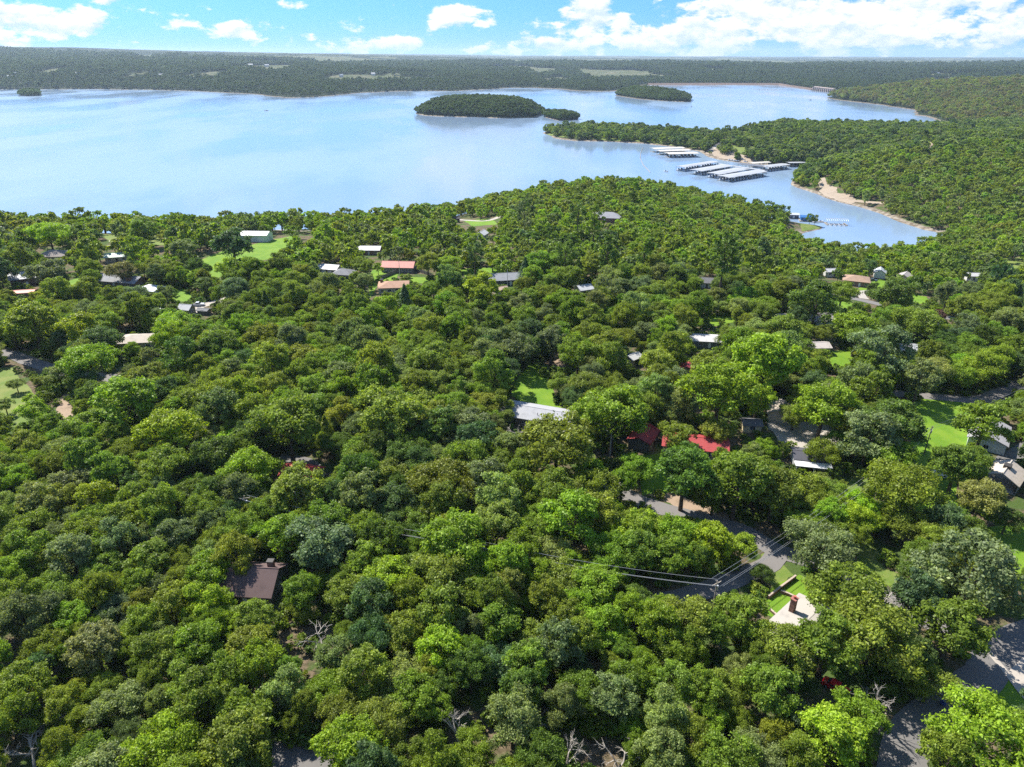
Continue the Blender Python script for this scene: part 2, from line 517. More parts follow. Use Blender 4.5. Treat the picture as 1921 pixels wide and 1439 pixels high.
# ------------------------------------------------------------------ ground
def build_ground():
    ang = np.radians(np.concatenate([np.arange(-178, -50, 6.0), np.arange(-50, 50.01, .25), np.arange(56, 179, 6.0)]))
    rad = np.concatenate([[2, 10, 20, 30], np.geomspace(40, 27000, 430)])
    A, R = np.meshgrid(ang, rad, indexing='ij')
    X, Y = (R * np.sin(A)).ravel(), (R * np.cos(A)).ravel()
    Z, sm, sf = ground_z(X, Y, True)
    na, nr = len(ang), len(rad)
    i, j = np.meshgrid(np.arange(na), np.arange(nr - 1), indexing='ij')
    i2 = (i + 1) % na
    f = np.stack([i * nr + j, i * nr + j + 1, i2 * nr + j + 1, i2 * nr + j], -1).reshape(-1, 4)
    me = np_mesh('ground', np.stack([X, Y, Z], 1), f, [])
    me.polygons.foreach_set('use_smooth', [True] * len(me.polygons))
    at = me.attributes.new('meadow', 'FLOAT', 'POINT')
    at.data.foreach_set('value', meadow(X, Y, sf).astype(np.float32))
    m, n = new_mat('ground')
    g = n.n('ShaderNodeNewGeometry')
    pos = g.outputs['Position']
    sp = n.n('ShaderNodeSeparateXYZ', ins={0: pos})
    a = n.n('ShaderNodeTexNoise', ins={'Vector': pos, 'Scale': .11, 'Detail': 6.0, 'Roughness': .65})
    b = n.n('ShaderNodeTexNoise', ins={'Vector': pos, 'Scale': 1.1, 'Detail': 5.0, 'Roughness': .7})
    litter = n.mix(n.ramp(b.outputs[0], .35, .7), (.075, .062, .035), (.20, .15, .10))
    near = n.mix(n.ramp(a.outputs[0], .44, .56), litter, (.060, .095, .024))
    # far country: woodland floor and pale meadow
    c = n.n('ShaderNodeTexNoise', ins={'Vector': pos, 'Scale': .012, 'Detail': 9.0, 'Roughness': .72})
    c3 = n.n('ShaderNodeTexNoise', ins={'Vector': pos, 'Scale': .055, 'Detail': 6.0, 'Roughness': .75})
    wood = n.mix(n.ramp(c.outputs[0], .36, .64), (.020, .034, .018), (.048, .062, .026))
    wood = n.mix(n.m('MULTIPLY', n.ramp(c3.outputs[0], .42, .60), .65), wood, (.016, .028, .012))
    mead = n.mix(n.ramp(c.outputs[0], .40, .66), (.10, .125, .055), (.20, .185, .12))
    md = n.n('ShaderNodeAttribute', attribute_type='GEOMETRY', attribute_name='meadow')
    far = n.mix(n.ramp(n.m('ADD', md.outputs['Fac'], n.m('MULTIPLY', n.m('SUBTRACT', c3.outputs[0], .5), .8)), .45, .6), wood, mead)
    rad2 = n.n('ShaderNodeVectorMath', operation='LENGTH', ins={0: pos})
    col = n.mix(n.ramp(rad2.outputs['Value'], 1100, 1500), near, far)
    # bare rocky rim at the water line
    d = n.n('ShaderNodeTexNoise', ins={'Vector': pos, 'Scale': .22, 'Detail': 5.0, 'Roughness': .7})
    lvl = n.m('ADD', sp.outputs[2], n.m('MULTIPLY', n.m('SUBTRACT', d.outputs[0], .5), 2.6))
    rock = n.mix(n.ramp(d.outputs[0], .4, .62), (.14, .11, .08), (.31, .27, .22))
    col = n.mix(n.ramp(lvl, -38.2, -38.9), col, rock)
    bs = n.n('ShaderNodeBsdfPrincipled', ins={'Base Color': col, 'Roughness': .95, 'Specular IOR Level': .1})
    farb = n.ramp(rad2.outputs['Value'], 1500, 2600)
    hgt = n.m('ADD', n.m('MULTIPLY', c3.outputs[0], n.m('MULTIPLY', farb, 26.0)), n.m('MULTIPLY', b.outputs[0], .35))
    bp = n.n('ShaderNodeBump', ins={'Strength': .8, 'Distance': 1.0, 'Height': hgt})
    n.t.links.new(bp.outputs[0], bs.inputs['Normal'])
    n.n('ShaderNodeOutputMaterial', ins={0: bs.outputs[0]})
    me.materials.append(m)
    o = link('ground', me)
    tag(o, 'wooded hills and valley floor with a rocky rim along the lake', None, None, 'structure')


def meadow(X, Y, sf=None):
    """share of open pasture in the far country, 0 to 1"""
    if sf is None:
        sf = sdist(FAR, X, Y)
    k = fbm(X / 700, Y / 1100, 61, 4) + .10 * sst(-6000, 2000, X) * 0
    v = sst(.60, .64, k) * sst(250, 500, sf)
    v = np.maximum(v, sst(.64, .67, fbm(X / 160, Y / 300, 71, 3)) * sst(150, 400, sf) * .9)
    return v


build_ground()


def build_lake():
    me = bpy.data.meshes.new('lake_water')
    me.from_pydata([(-26000, -2400, LAKE), (8000, -2400, LAKE), (8000, 9000, LAKE), (-26000, 9000, LAKE)], [], [(0, 1, 2, 3)])
    m, n = new_mat('lake_water')
    g = n.n('ShaderNodeNewGeometry')
    pos = g.outputs['Position']
    mp = n.n('ShaderNodeMapping', ins={0: pos})
    mp.inputs['Rotation'].default_value = (0, 0, .5)
    mp.inputs['Scale'].default_value = (1, .45, 1)
    rip = n.n('ShaderNodeTexNoise', ins={'Vector': mp.outputs[0], 'Scale': .55, 'Detail': 5.0, 'Roughness': .62})
    sw = n.n('ShaderNodeTexNoise', ins={'Vector': mp.outputs[0], 'Scale': .006, 'Detail': 4.0, 'Roughness': .55})
    calm = n.ramp(sw.outputs[0], .40, .62)
    base = n.mix(calm, (.19, .27, .38), (.23, .315, .42))
    bs = n.n('ShaderNodeBsdfPrincipled', ins={'Base Color': base, 'Roughness': n.m('ADD', n.m('MULTIPLY', calm, .12), .10), 'IOR': 1.33, 'Specular IOR Level': .5})
    bp = n.n('ShaderNodeBump', ins={'Strength': n.m('ADD', n.m('MULTIPLY', calm, .25), .10), 'Distance': .5, 'Height': rip.outputs[0]})
    n.t.links.new(bp.outputs[0], bs.inputs['Normal'])
    n.n('ShaderNodeOutputMaterial', ins={0: bs.outputs[0]})
    me.materials.append(m)
    tag(link('lake_water', me), 'wide pale blue lake with light ripples', None, None, 'structure')


build_lake()

# ------------------------------------------------------------------ roads, drives and lawns (sheets that follow the ground)
CLEAR = []      # (px, py, radius px, ground py, hard): places the photograph lets one see, so nothing tall stands in front
NOTREE = []     # (x, y, radius): places where no trunk stands


def clear(px, py, r, gy=None):
    CLEAR.append((px, py, r, py if gy is None else gy))


def ribbon(name, pts, width, mat, off, label, step=2.5, see=None, no=True):
    P = [Vector(G(px, py)[:2]) for px, py in pts]
    # smooth centre line
    Q = []
    for i in range(len(P) - 1):
        p0, p1, p2, p3 = P[max(i - 1, 0)], P[i], P[i + 1], P[min(i + 2, len(P) - 1)]
        n = max(2, int((p2 - p1).length / step))
        for k in range(n):
            t = k / n
            Q.append(.5 * ((2 * p1) + (p2 - p0) * t + (2 * p0 - 5 * p1 + 4 * p2 - p3) * t * t + (3 * p1 - p0 - 3 * p2 + p3) * t ** 3))
    Q.append(P[-1])
    rng = np.random.default_rng(len(pts) * 7 + int(abs(P[0].x)))
    rows, vs = 5, []
    for i, q in enumerate(Q):
        t = (Q[min(i + 1, len(Q) - 1)] - Q[max(i - 1, 0)]).normalized()
        nrm = Vector((-t.y, t.x))
        for k in range(rows):
            w = width * (k / (rows - 1) - .5) * (1 + (rng.uniform(-.05, .05) if k in (0, rows - 1) else 0))
            p = q + nrm * w
            vs.append((p.x, p.y))
        if no:
            NOTREE.append((q.x, q.y, width * .5 + .6))
    A = np.array(vs)
    Z = ground_z(A[:, 0], A[:, 1]) + off
    fs = [(i * rows + k, i * rows + k + 1, (i + 1) * rows + k + 1, (i + 1) * rows + k) for i in range(len(Q) - 1) for k in range(rows - 1)]
    me = bpy.data.meshes.new(name)
    me.from_pydata([(x, y, z) for (x, y), z in zip(A, Z)], [], fs)
    me.materials.append(mat)
    me.polygons.foreach_set('use_smooth', [True] * len(me.polygons))
    o = link(name, me)
    tag(o, label, None, None, 'structure')
    for (px, py, r) in see or ():
        clear(px, py, r)
    return o


def sheet(name, poly, mat, off, label, grid=3.0, rough=.5, no=True, see=None):
    """ground sheet inside an outline given by the photo pixels of its corners"""
    P = [Vector(G(px, py)[:2]) for px, py in poly]
    rng = np.random.default_rng(int(abs(P[0].x) * 10) + len(poly))
    B = []
    for a, b in zip(P, P[1:] + P[:1]):
        n = max(1, int((b - a).length / (grid * .8)))
        for k in range(n):
            q = a.lerp(b, k / n)
            B.append(q + Vector(rng.uniform(-rough, rough, 2)) if k else q)
    X = np.array([p.x for p in B])
    Y = np.array([p.y for p in B])
    gx, gy = np.meshgrid(np.arange(X.min(), X.max(), grid), np.arange(Y.min(), Y.max(), grid))
    gx, gy = gx.ravel() + rng.uniform(-.3, .3, gx.size), gy.ravel() + rng.uniform(-.3, .3, gx.size)
    sd = sdist([tuple(b) for b in B], gx, gy)
    k = sd > grid * .35
    pts = B + [Vector((a, b)) for a, b in zip(gx[k], gy[k])]
    r = delaunay_2d_cdt(pts, [], [list(range(len(B)))], 1, 1e-4)
    V = np.array([(p.x, p.y) for p in r[0]])
    Z = ground_z(V[:, 0], V[:, 1]) + off
    me = bpy.data.meshes.new(name)
    me.from_pydata([(x, y, z) for (x, y), z in zip(V, Z)], [], [tuple(f) for f in r[2]])
    me.materials.append(mat)
    o = link(name, me)
    tag(o, label, None, None, 'structure')
    if no:
        for a, b in zip(gx[k], gy[k]):
            NOTREE.append((a, b, grid * .75))
    for (px, py, rr) in see or ():
        clear(px, py, rr)
    return o


# lawns
sheet('lawn', [(1712, 752), (1760, 742), (1830, 752), (1850, 790), (1815, 850), (1790, 900), (1800, 960), (1850, 990), (1935, 985), (1960, 940), (1990, 960),
               (1975, 1040), (1935, 1120), (1870, 1075), (1790, 1010), (1735, 985), (1700, 935), (1722, 880), (1708, 830), (1726, 790)], LAWN, .05,
      'broad bright lawn beside the white garage and the pavilion', see=[(1745, 785, 20), (1790, 775, 22), (1765, 820, 24), (1740, 820, 14), (1735, 860, 16), (1745, 900, 14), (1775, 905, 8),
                                                                   (1900, 930, 20), (1905, 975, 14), (1880, 955, 14), (1915, 1060, 8), (1750, 842, 16), (1900, 1000, 14), (1875, 985, 12)])
sheet('lawn', [(985, 665), (1005, 662), (1015, 690), (1035, 720), (1050, 762), (1075, 775), (1020, 770), (985, 758), (958, 742), (965, 715), (988, 690)], LAWN, .05,
      'bright lawn strip behind the long grey-roofed house', see=[(992, 708, 15), (998, 730, 15), (1015, 745, 13), (985, 740, 10), (1000, 690, 10)])
sheet('lawn', [(1212, 855), (1240, 850), (1260, 880), (1250, 925), (1205, 930), (1200, 890)], LAWN, .05, 'small lawn in front of the red-roofed house by the road',
      see=[(1228, 905, 13), (1225, 862, 9), (1222, 890, 8)])
sheet('lawn', [(1428, 1150), (1445, 1105), (1500, 1078), (1535, 1095), (1530, 1130), (1480, 1165)], LAWN, .05, 'walled lawn beside the brick chimney',
      see=[(1465, 1130, 15), (1500, 1105, 10), (1450, 1140, 9)])
sheet('rough_grass', [(1428, 1040), (1448, 1028), (1470, 1060), (1490, 1080), (1448, 1102), (1440, 1085)], ROUGH, .045, 'rough verge grass at the road fork', grid=2,
      see=[(1462, 1080, 12), (1440, 1035, 9)])
sheet('rough_grass', [(-40, 690), (22, 690), (60, 735), (92, 790), (70, 815), (20, 800), (-40, 790)], ROUGH, .05, 'sunny rough meadow at the edge of the left woods',
      see=[(20, 735, 18), (35, 770, 16), (12, 705, 10), (52, 765, 14)])
sheet('rough_grass', [(1590, 1000), (1625, 1000), (1660, 1065), (1720, 1095), (1680, 1110), (1610, 1060)], ROUGH, .045, 'patchy verge grass along the lower road', grid=2,
      see=[(1608, 1050, 12)])
sheet('lawn', [(1850, 1320), (1905, 1250), (1990, 1260), (1990, 1330), (1900, 1345)], LAWN, .045, 'lawn corner beside the concrete walk', grid=2, see=[(1905, 1300, 12)])
sheet('lawn', [(1535, 548), (1560, 548), (1620, 580), (1575, 595), (1560, 600), (1545, 580), (1528, 560)], LAWN, .06, 'lawn beside the bend of the upper road', grid=4,
      see=[(1570, 580, 9), (1545, 554, 8), (1575, 595, 6)])
sheet('lawn', [(1610, 540), (1632, 528), (1655, 520), (1690, 548), (1740, 555), (1740, 570), (1690, 566), (1640, 560)], LAWN, .06, 'lawn in front of the tan hipped house', grid=4,
      see=[(1622, 535, 7), (1650, 524, 6), (1730, 560, 8), (1620, 552, 6)])
sheet('lawn', [(1880, 488), (1930, 478), (1960, 500), (1900, 505)], ROUGH, .06, 'pale field at the right edge beyond the houses', grid=4, no=False, see=[(1905, 492, 9)])
sheet('lawn', [(320, 548), (345, 540), (362, 555), (350, 566), (325, 565)], LAWN, .06, 'small bright lawn behind the olive shed', grid=3, see=[(340, 553, 8)])
sheet('lawn', [(335, 505), (420, 470), (470, 460), (560, 440), (560, 480), (480, 490), (390, 530)], LAWN, .06, 'open lawns between the oaks below the white shop building', grid=5,
      see=[(378, 478, 6), (410, 508, 5), (500, 472, 8), (520, 455, 6), (470, 460, 5)])
sheet('lawn', [(180, 440), (225, 436), (300, 436), (310, 460), (225, 462)], ROUGH, .06, 'pale lawns near the lake bluff', grid=5, no=False, see=[(200, 443, 7), (292, 451, 6)])
sheet('lawn', [(125, 528), (150, 520), (165, 532), (140, 540)], LAWN, .06, 'lawn patch beside the dark brick house', grid=4, no=False, see=[(137, 525, 6)])
sheet('lawn', [(700, 506), (745, 505), (745, 528), (705, 540), (695, 560), (690, 520)], LAWN, .06, 'fenced lawn between the pink roof and the tan roof', grid=4, no=False, see=[(722, 517, 7), (702, 545, 5)])
sheet('lawn', [(770, 520), (810, 520), (815, 532), (775, 532)], LAWN, .06, 'lawn beside the tan-roofed house', grid=4, no=False, see=[(788, 524, 7)])
sheet('lawn', [(860, 505), (950, 500), (945, 520), (880, 525)], LAWN, .06, 'lawn under the round lime tree', grid=4, no=False, see=[(870, 515, 5), (905, 508, 4)])
sheet('lawn', [(870, 412), (920, 408), (935, 420), (885, 424)], LAWN, .06, 'lawn near the far driveway', grid=4, no=False, see=[(905, 416, 5)])
sheet('lawn', [(1300, 590), (1365, 590), (1400, 600), (1340, 612)], LAWN, .06, 'shady lawn between the middle houses', grid=4, no=False, see=[(1340, 596, 5), (1365, 598, 5)])
sheet('lawn', [(1540, 660), (1600, 655), (1610, 690), (1560, 690)], LAWN, .06, 'sunlit lawn under the tall oaks', grid=3, see=[(1580, 668, 7), (1568, 655, 5)])
sheet('lawn', [(1300, 735), (1340, 715), (1355, 740), (1310, 755)], LAWN, .06, 'bright grass by the leaning oak', grid=3, see=[(1325, 738, 8)])
sheet('lawn', [(1585, 905), (1620, 885), (1640, 930), (1600, 940)], ROUGH, .05, 'sunny grass patch among the right oaks', grid=3, see=[(1600, 905, 9)])
sheet('rough_grass', [(515, 862), (548, 858), (560, 875), (545, 900), (512, 890)], ROUGH, .05, 'weedy grass beside the small red-roofed cabin', grid=2, see=[(528, 872, 9), (520, 885, 7)])
# gravel and dirt
sheet('gravel_yard', [(1436, 792), (1500, 790), (1570, 800), (1580, 830), (1545, 850), (1460, 830)], GRAVEL, .07, 'pale gravel yard between the sheds', grid=2.5,
      see=[(1468, 810, 13), (1492, 800, 11), (1500, 818, 11), (1545, 803, 8), (1450, 800, 8)])
sheet('dirt_yard', [(105, 745), (150, 735), (175, 770), (150, 800), (110, 800)], DIRT, .06, 'bare dirt under the oak at the left', grid=3, no=False, see=[(125, 765, 12)])
sheet('dirt_bank', [(1220, 930), (1260, 925), (1330, 950), (1400, 985), (1380, 995), (1290, 962)], DIRT, .055, 'leaf-strewn bank above the asphalt road', grid=2, see=[(1250, 938, 8), (1290, 950, 6), (1330, 965, 5)])
sheet('gravel_yard', [(1300, 700), (1330, 690), (1345, 712), (1310, 735)], GRAVEL, .07, 'pale gravel drive near the red shed', grid=3, see=[(1312, 710, 8), (1300, 728, 6)])
# roads
ribbon('road', [(1140, 905), (1190, 937), (1250, 957), (1330, 978), (1400, 1000), (1450, 1030), (1520, 1052), (1570, 1066), (1625, 1095), (1680, 1135), (1750, 1170), (1840, 1215)], 5.2, ASPHALT_OLD, .09,
       'narrow asphalt road winding down through the trees', see=[(1195, 938, 5), (1250, 953, 8), (1345, 978, 4), (1400, 998, 6), (1440, 1020, 8), (1590, 1075, 10), (1620, 1092, 8), (1222, 944, 4)])
ribbon('road', [(1465, 1030), (1445, 1058), (1410, 1075), (1340, 1102), (1280, 1120), (1200, 1138)], 4.6, ASPHALT_OLD, .11, 'asphalt side road dropping behind the utility pole',
       see=[(1458, 1050, 8), (1400, 1080, 9), (1370, 1092, 9), (1310, 1113, 8), (1280, 1120, 7)])
ribbon('road', [(1990, 1170), (1921, 1195), (1870, 1222), (1845, 1270), (1780, 1320), (1715, 1370), (1690, 1440), (1680, 1520)], 6.6, ASPHALT, .10, 'wider asphalt road crossing the lower right corner',
       see=[(1880, 1215, 20), (1865, 1250, 20), (1905, 1200, 18), (1855, 1285, 10), (1700, 1425, 8)])
ribbon('concrete_band', [(1853, 1222), (1884, 1258), (1912, 1296), (1950, 1340)], 1.0, CONCRETE, .14, 'pale concrete band across the asphalt', see=[(1870, 1240, 8), (1895, 1270, 8)])
sheet('concrete_walk', [(1890, 1262), (1930, 1222), (1990, 1230), (1990, 1300), (1912, 1300)], CONCRETE, .13, 'pale concrete apron beside the asphalt', grid=2, rough=.05, see=[(1905, 1255, 10), (1912, 1280, 9)])
ribbon('road', [(-60, 655), (20, 665), (60, 680), (130, 700), (230, 712), (330, 730)], 5.5, ASPHALT_OLD, .09, 'sunlit road entering the woods at the left', see=[(25, 666, 11), (50, 678, 11), (75, 684, 8), (112, 695, 8), (205, 705, 6)])
ribbon('road', [(1560, 728), (1640, 735), (1700, 740), (1760, 745), (1830, 750), (1880, 735), (1960, 700)], 5.2, ASPHALT_OLD, .09, 'road behind the broad lawn', see=[(1690, 742, 6), (1805, 748, 8), (1830, 745, 8), (1775, 745, 6), (1880, 728, 8), (1905, 718, 8)])
ribbon('road', [(1440, 535), (1540, 546), (1580, 555), (1620, 563), (1680, 577), (1740, 590), (1830, 602)], 7, ASPHALT_OLD, .10, 'upper road curving past the tan hipped house', see=[(1545, 547, 7), (1622, 560, 8), (1640, 566, 6), (1750, 588, 7), (1775, 592, 6), (1600, 556, 5)])
ribbon('driveway', [(1622, 560), (1614, 548), (1630, 545), (1650, 543)], 4.5, CONCRETE, .14, 'pale curved driveway of the tan hipped house', see=[(1622, 545, 6)])
ribbon('driveway', [(840, 405), (870, 410), (910, 413), (940, 404)], 5, CONCRETE, .10, 'pale driveway among the far houses', see=[(870, 408, 6), (890, 411, 5), (925, 405, 5)])
ribbon('driveway', [(500, 428), (560, 432), (620, 430), (700, 424)], 5, CONCRETE, .10, 'pale drive behind the white shop building', see=[(520, 432, 5), (570, 432, 4)])
ribbon('driveway', [(560, 930), (575, 905), (590, 885), (570, 868), (520, 862)], 5, ASPHALT, .09, 'dark drive curling behind the small red-roofed cabin', see=[(590, 872, 12), (575, 868, 8), (608, 876, 8)])
sheet('parking_pad', [(515, 1392), (640, 1390), (640, 1480), (500, 1480)], ASPHALT, .08, 'shaded asphalt pad at the bottom of the picture', grid=2, see=[(570, 1420, 22), (545, 1415, 14), (605, 1415, 18), (620, 1432, 12)])
ribbon('driveway', [(360, 590), (372, 577), (400, 568), (430, 560)], 5, CONCRETE, .10, 'pale drive behind the olive shed', see=[(385, 568, 5)])
ribbon('driveway', [(1860, 880), (1890, 862), (1935, 835)], 4.5, ASPHALT, .12, 'paved drive between the garage and the pavilion', no=True)
ribbon('dirt_track', [(1032, 660), (1045, 676), (1055, 690)], 3, DIRT, .08, 'short dirt track in the shade beyond the lawn', see=[(1048, 678, 6)])
sheet('beach', [(1548, 346), (1570, 352), (1570, 362), (1600, 366), (1608, 378), (1596, 384), (1568, 376), (1546, 368), (1536, 358)], SAND, .3, 'bare gravelly landing on the right bank of the cove', grid=6, rough=1,
      see=[(1550, 354, 5), (1572, 366, 6), (1592, 374, 5)])
ribbon('dirt_track', [(1540, 335), (1545, 350), (1560, 362)], 8, SAND, .4, 'pale track climbing from the landing', see=[(1543, 345, 6)])
ribbon('dirt_track', [(1605, 377), (1630, 380), (1660, 382)], 6, SAND, .35, 'thin bare track along the cove bank', see=[(1640, 379, 4)])
sheet('beach', [(1322, 288), (1345, 278), (1365, 283), (1400, 292), (1440, 305), (1445, 309), (1400, 306), (1350, 298)], SAND, .3, 'sandy slope above the marina', grid=6, rough=1,
      see=[(1345, 288, 7), (1370, 292, 9), (1395, 300, 8), (1430, 304, 7), (1355, 294, 6)])
sheet('slope_grass', [(1365, 272), (1420, 272), (1430, 285), (1400, 290), (1362, 282)], ROUGH, .25, 'grassy slope above the marina landing', grid=6, rough=1, see=[(1390, 280, 8), (1410, 278, 7), (1375, 276, 6)])
ribbon('dirt_track', [(1325, 285), (1340, 277), (1352, 268), (1358, 261), (1363, 256)], 9, CONCRETE, .3, 'pale access road down to the marina', see=[(1335, 280, 6), (1348, 270, 5), (1360, 262, 4)])
sheet('clearing', [(1735, 266), (1752, 264), (1748, 275), (1738, 284)], SAND, .4, 'bare clearing high on the right hill', grid=6, rough=1, see=[(1743, 270, 7), (1740, 279, 5)])
sheet('slope_grass', [(1024, 252), (1060, 248), (1120, 247), (1190, 250), (1250, 256), (1305, 263), (1308, 280), (1260, 273), (1200, 266), (1120, 262), (1055, 258)], ROUGH, .25, 'grassy ground of the wooded peninsula', grid=12, rough=1, see=[(1030, 253, 4), (1052, 255, 2), (1078, 259, 2)])
sheet('slope_grass', [(1500, 419), (1540, 425), (1538, 429), (1505, 434)], ROUGH, .15, 'low gravel spit with a strip of grass in the cove', grid=4, rough=.6, see=[(1515, 424, 7), (1535, 426, 6), (1490, 412, 7)])

# ------------------------------------------------------------------ houses
def rot2(x, y, a):
    return x * math.cos(a) - y * math.sin(a), x * math.sin(a) + y * math.cos(a)


def add_window(parent, x, y, z, w, h, ang, trim):
    """window on a wall: a raised frame with a pane as its sub-part; ang is the outward direction of the wall"""
    fr = MB()
    t = .10
    fr.box(-w / 2 - t, w / 2 + t, -.07, .02, -t, 0).box(-w / 2 - t, w / 2 + t, -.07, .02, h, h + t)
    fr.box(-w / 2 - t, -w / 2, -.07, .02, 0, h).box(w / 2, w / 2 + t, -.07, .02, 0, h).box(-.03, .03, -.06, .0, 0, h)
    o = fr.build('window', trim, parent, loc=(x, y, z), rotz=ang)
    MB().box(-w / 2, w / 2, -.03, .01, 0, h).build('pane', GLASS, o)
    return o


def house(label, px, py, Lx, Wy, rot, roof, wall, hip=False, hw=2.7, rise=1.6, name='house', cat='house', win=4, door=True, chimney=None, vents=0, garage=0,
          see=None, ends=1, over=.5, group=None, roofkind='shingle_roof', flat=False, zoff=0.0, see_default=True, doors=0):
    a = math.radians(rot)
    x, y, g = G(px, py, hw + rise * .5)
    g += zoff
    e = thing(name, label, cat, (x, y, g), a, group)
    hx, hy = Lx / 2, Wy / 2
    wm = colour('wall', wall, rough=.85, var=.15, scale=.8)
    rm = colour(roofkind, tuple(c * .78 for c in roof), rough=.6 if 'metal' in roofkind else .9, var=.16, scale=.5, stretch=(1, 1, 1), metal=.15 if 'metal' in roofkind else 0, fine=7.0)
    trim = WHITE if sum(wall) > .5 else colour('trim', (.55, .52, .47))
    w = MB()
    w.box(-hx, hx, -hy, hy, -.4, hw)
    if not hip and not flat:
        r = rise * hy / (hy + over)
        for s in (-1, 1):
            X0, X1 = s * hx, s * (hx - .15)
            w.add([(X0, -hy, hw), (X0, hy, hw), (X0, 0, hw + r), (X1, -hy, hw), (X1, hy, hw), (X1, 0, hw + r)],
                  [(0, 1, 2), (5, 4, 3), (0, 2, 5, 3), (1, 4, 5, 2)])
    w.build('wall', wm, e)
    R = MB()
    th = .18
    ox, oy = hx + over, hy + over
    zb = hw + .02
    if flat:
        R.box(-ox, ox, -oy, oy, zb, zb + .25)
    elif hip:
        rl = max(.1, hx - hy)
        top = zb + th
        R.add([(-ox, -oy, top), (ox, -oy, top), (ox, oy, top), (-ox, oy, top), (-rl, 0, top + rise), (rl, 0, top + rise), (-ox, -oy, zb), (ox, -oy, zb), (ox, oy, zb), (-ox, oy, zb)],
              [(0, 1, 5, 4), (1, 2, 5), (2, 3, 4, 5), (3, 0, 4), (6, 7, 1, 0), (7, 8, 2, 1), (8, 9, 3, 2), (9, 6, 0, 3), (9, 8, 7, 6)])
    else:
        for s in (-1, 1):
            v = [(-ox, s * oy, zb - .1), (ox, s * oy, zb - .1), (ox, 0, zb + rise), (-ox, 0, zb + rise)]
            v2 = [(q[0], q[1], q[2] + th) for q in v]
            f = [(0, 1, 2, 3), (7, 6, 5, 4), (0, 4, 5, 1), (1, 5, 6, 2), (3, 2, 6, 7), (0, 3, 7, 4)]
            R.add(v + v2, f if s < 0 else [q[::-1] for q in f])
        R.box(-ox, ox, -.12, .12, zb + rise + th - .06, zb + rise + th + .05)
    rf = R.build('roof', rm, e)
    for k in range(vents):
        vx = -hx + Lx * (k + .7) / (vents + .3)
        vy = -hy * (.25 + .35 * (k % 2))
        vz = zb + rise * (1 - abs(vy) / oy) + th
        MB().tube([(vx, vy, vz - .1), (vx, vy, vz + .75)], .09, 6).build('vent_pipe', DARKTRIM, rf)
    if chimney:
        cx, cy, cw, ch = chimney
        c = MB().box(cx - cw / 2, cx + cw / 2, cy - cw * .4, cy + cw * .4, hw - .5, hw + rise + ch).build('chimney', BRICK, rf)
        MB().box(cx - cw / 2 - .1, cx + cw / 2 + .1, cy - cw * .4 - .1, cy + cw * .4 + .1, hw + rise + ch, hw + rise + ch + .14).build('chimney_cap', DARKTRIM, c)
    n = win
    for k in range(n):
        wx = -hx + Lx * (k + .5) / n
        if door and k == n // 2 and n > 1:
            d = MB().box(-.48, .48, -.06, .02, 0, 2.05).build('door', DARKTRIM if sum(wall) > .5 else WHITE, e, loc=(wx, -hy, .05))
            MB().box(.32, .38, -.12, -.06, .95, 1.05).build('handle', STEEL, d)
        else:
            add_window(e, wx, -hy - .02, 1.0, min(1.5, Lx / n * .5), 1.1, 0, trim)
    for s in ([1, -1] if ends == 2 else [1] if ends else []):
        add_window(e, s * (hx + .02), 0, 1.0, 1.2, 1.1, s * math.pi / 2, trim)
    for k in range(doors):
        gx = -hx + Lx * (k + .5) / doors
        gw = min(3.4, Lx / doors * .68)
        gd = MB().box(-gw / 2, gw / 2, -.08, .02, 0, min(2.7, hw - .3)).build('garage_door', WHITE, e, loc=(gx, -hy, 0))
        for q in range(1, 4):
            MB().box(-gw / 2 + .06, gw / 2 - .06, -.11, -.08, q * .62 - .5, q * .62 - .03).build('door_panel', WHITE, gd)
    # keep trunks out of the footprint and the visible roof free
    for i in np.linspace(-hx, hx, max(2, int(Lx / 2.5))):
        for j in np.linspace(-hy, hy, max(2, int(Wy / 2.5))):
            qx, qy = rot2(i, j, a)
            NOTREE.append((x + qx, y + qy, 2.2))
    bpy_ = proj(x, y, g)
    by = bpy_[1]
    if see is None and see_default:
        k = F_PX / bpy_[2]
        for i in np.linspace(-.36, .36, 4 if Lx > 9 else 2):
            qx, qy = rot2(i * Lx, 0, a)
            sx, sy, _ = proj(x + qx, y + qy, g + hw + rise * .5)
            CLEAR.append((sx, sy, Wy * k * .17, by))
    for (sx, sy, sr) in see or ():
        CLEAR.append((sx, sy, sr * (.72 if py < 700 else .9), by))
    return e


GREY, LGREY, DGREY = (.36, .36, .37), (.52, .52, .53), (.15, .15, .16)
TAN, BROWN, RED, PINK = (.42, .33, .25), (.155, .105, .098), (.46, .075, .075), (.50, .22, .18)
WB, WW, WT, WD = (.23, .15, .115), (.66, .66, .63), (.46, .40, .31), (.12, .11, .10)
house('long ranch house with a pale grey shingle roof and three vent pipes', 1012, 771, 23, 9.5, -20, (.43, .43, .44), (.16, .125, .10), rise=1.5, vents=3, win=7,
      see=[(965, 757, 10), (990, 764, 13), (1015, 770, 14), (1040, 776, 13), (1062, 780, 11), (1000, 788, 7), (980, 780, 7)])
house('house with a steep brown roof and black chimney in the lower woods', 474, 1076, 10.5, 9.5, -4, BROWN, WD, rise=3.0, hw=2.8, chimney=(3.6, 1.2, 1.2, 1.0), win=3,
      see=[(450, 1065, 12), (475, 1068, 13), (500, 1066, 12), (465, 1088, 11), (485, 1080, 9), (515, 1050, 8)])
house('open garage with a red metal roof beside the street lamp', 1208, 812, 8.5, 6, 62, RED, WD, hw=2.8, rise=1.2, roofkind='metal_roof', win=2, door=False, name='garage', cat='garage',
      see=[(1210, 806, 9), (1206, 820, 9), (1215, 795, 7), (1200, 830, 9), (1205, 845, 7)])
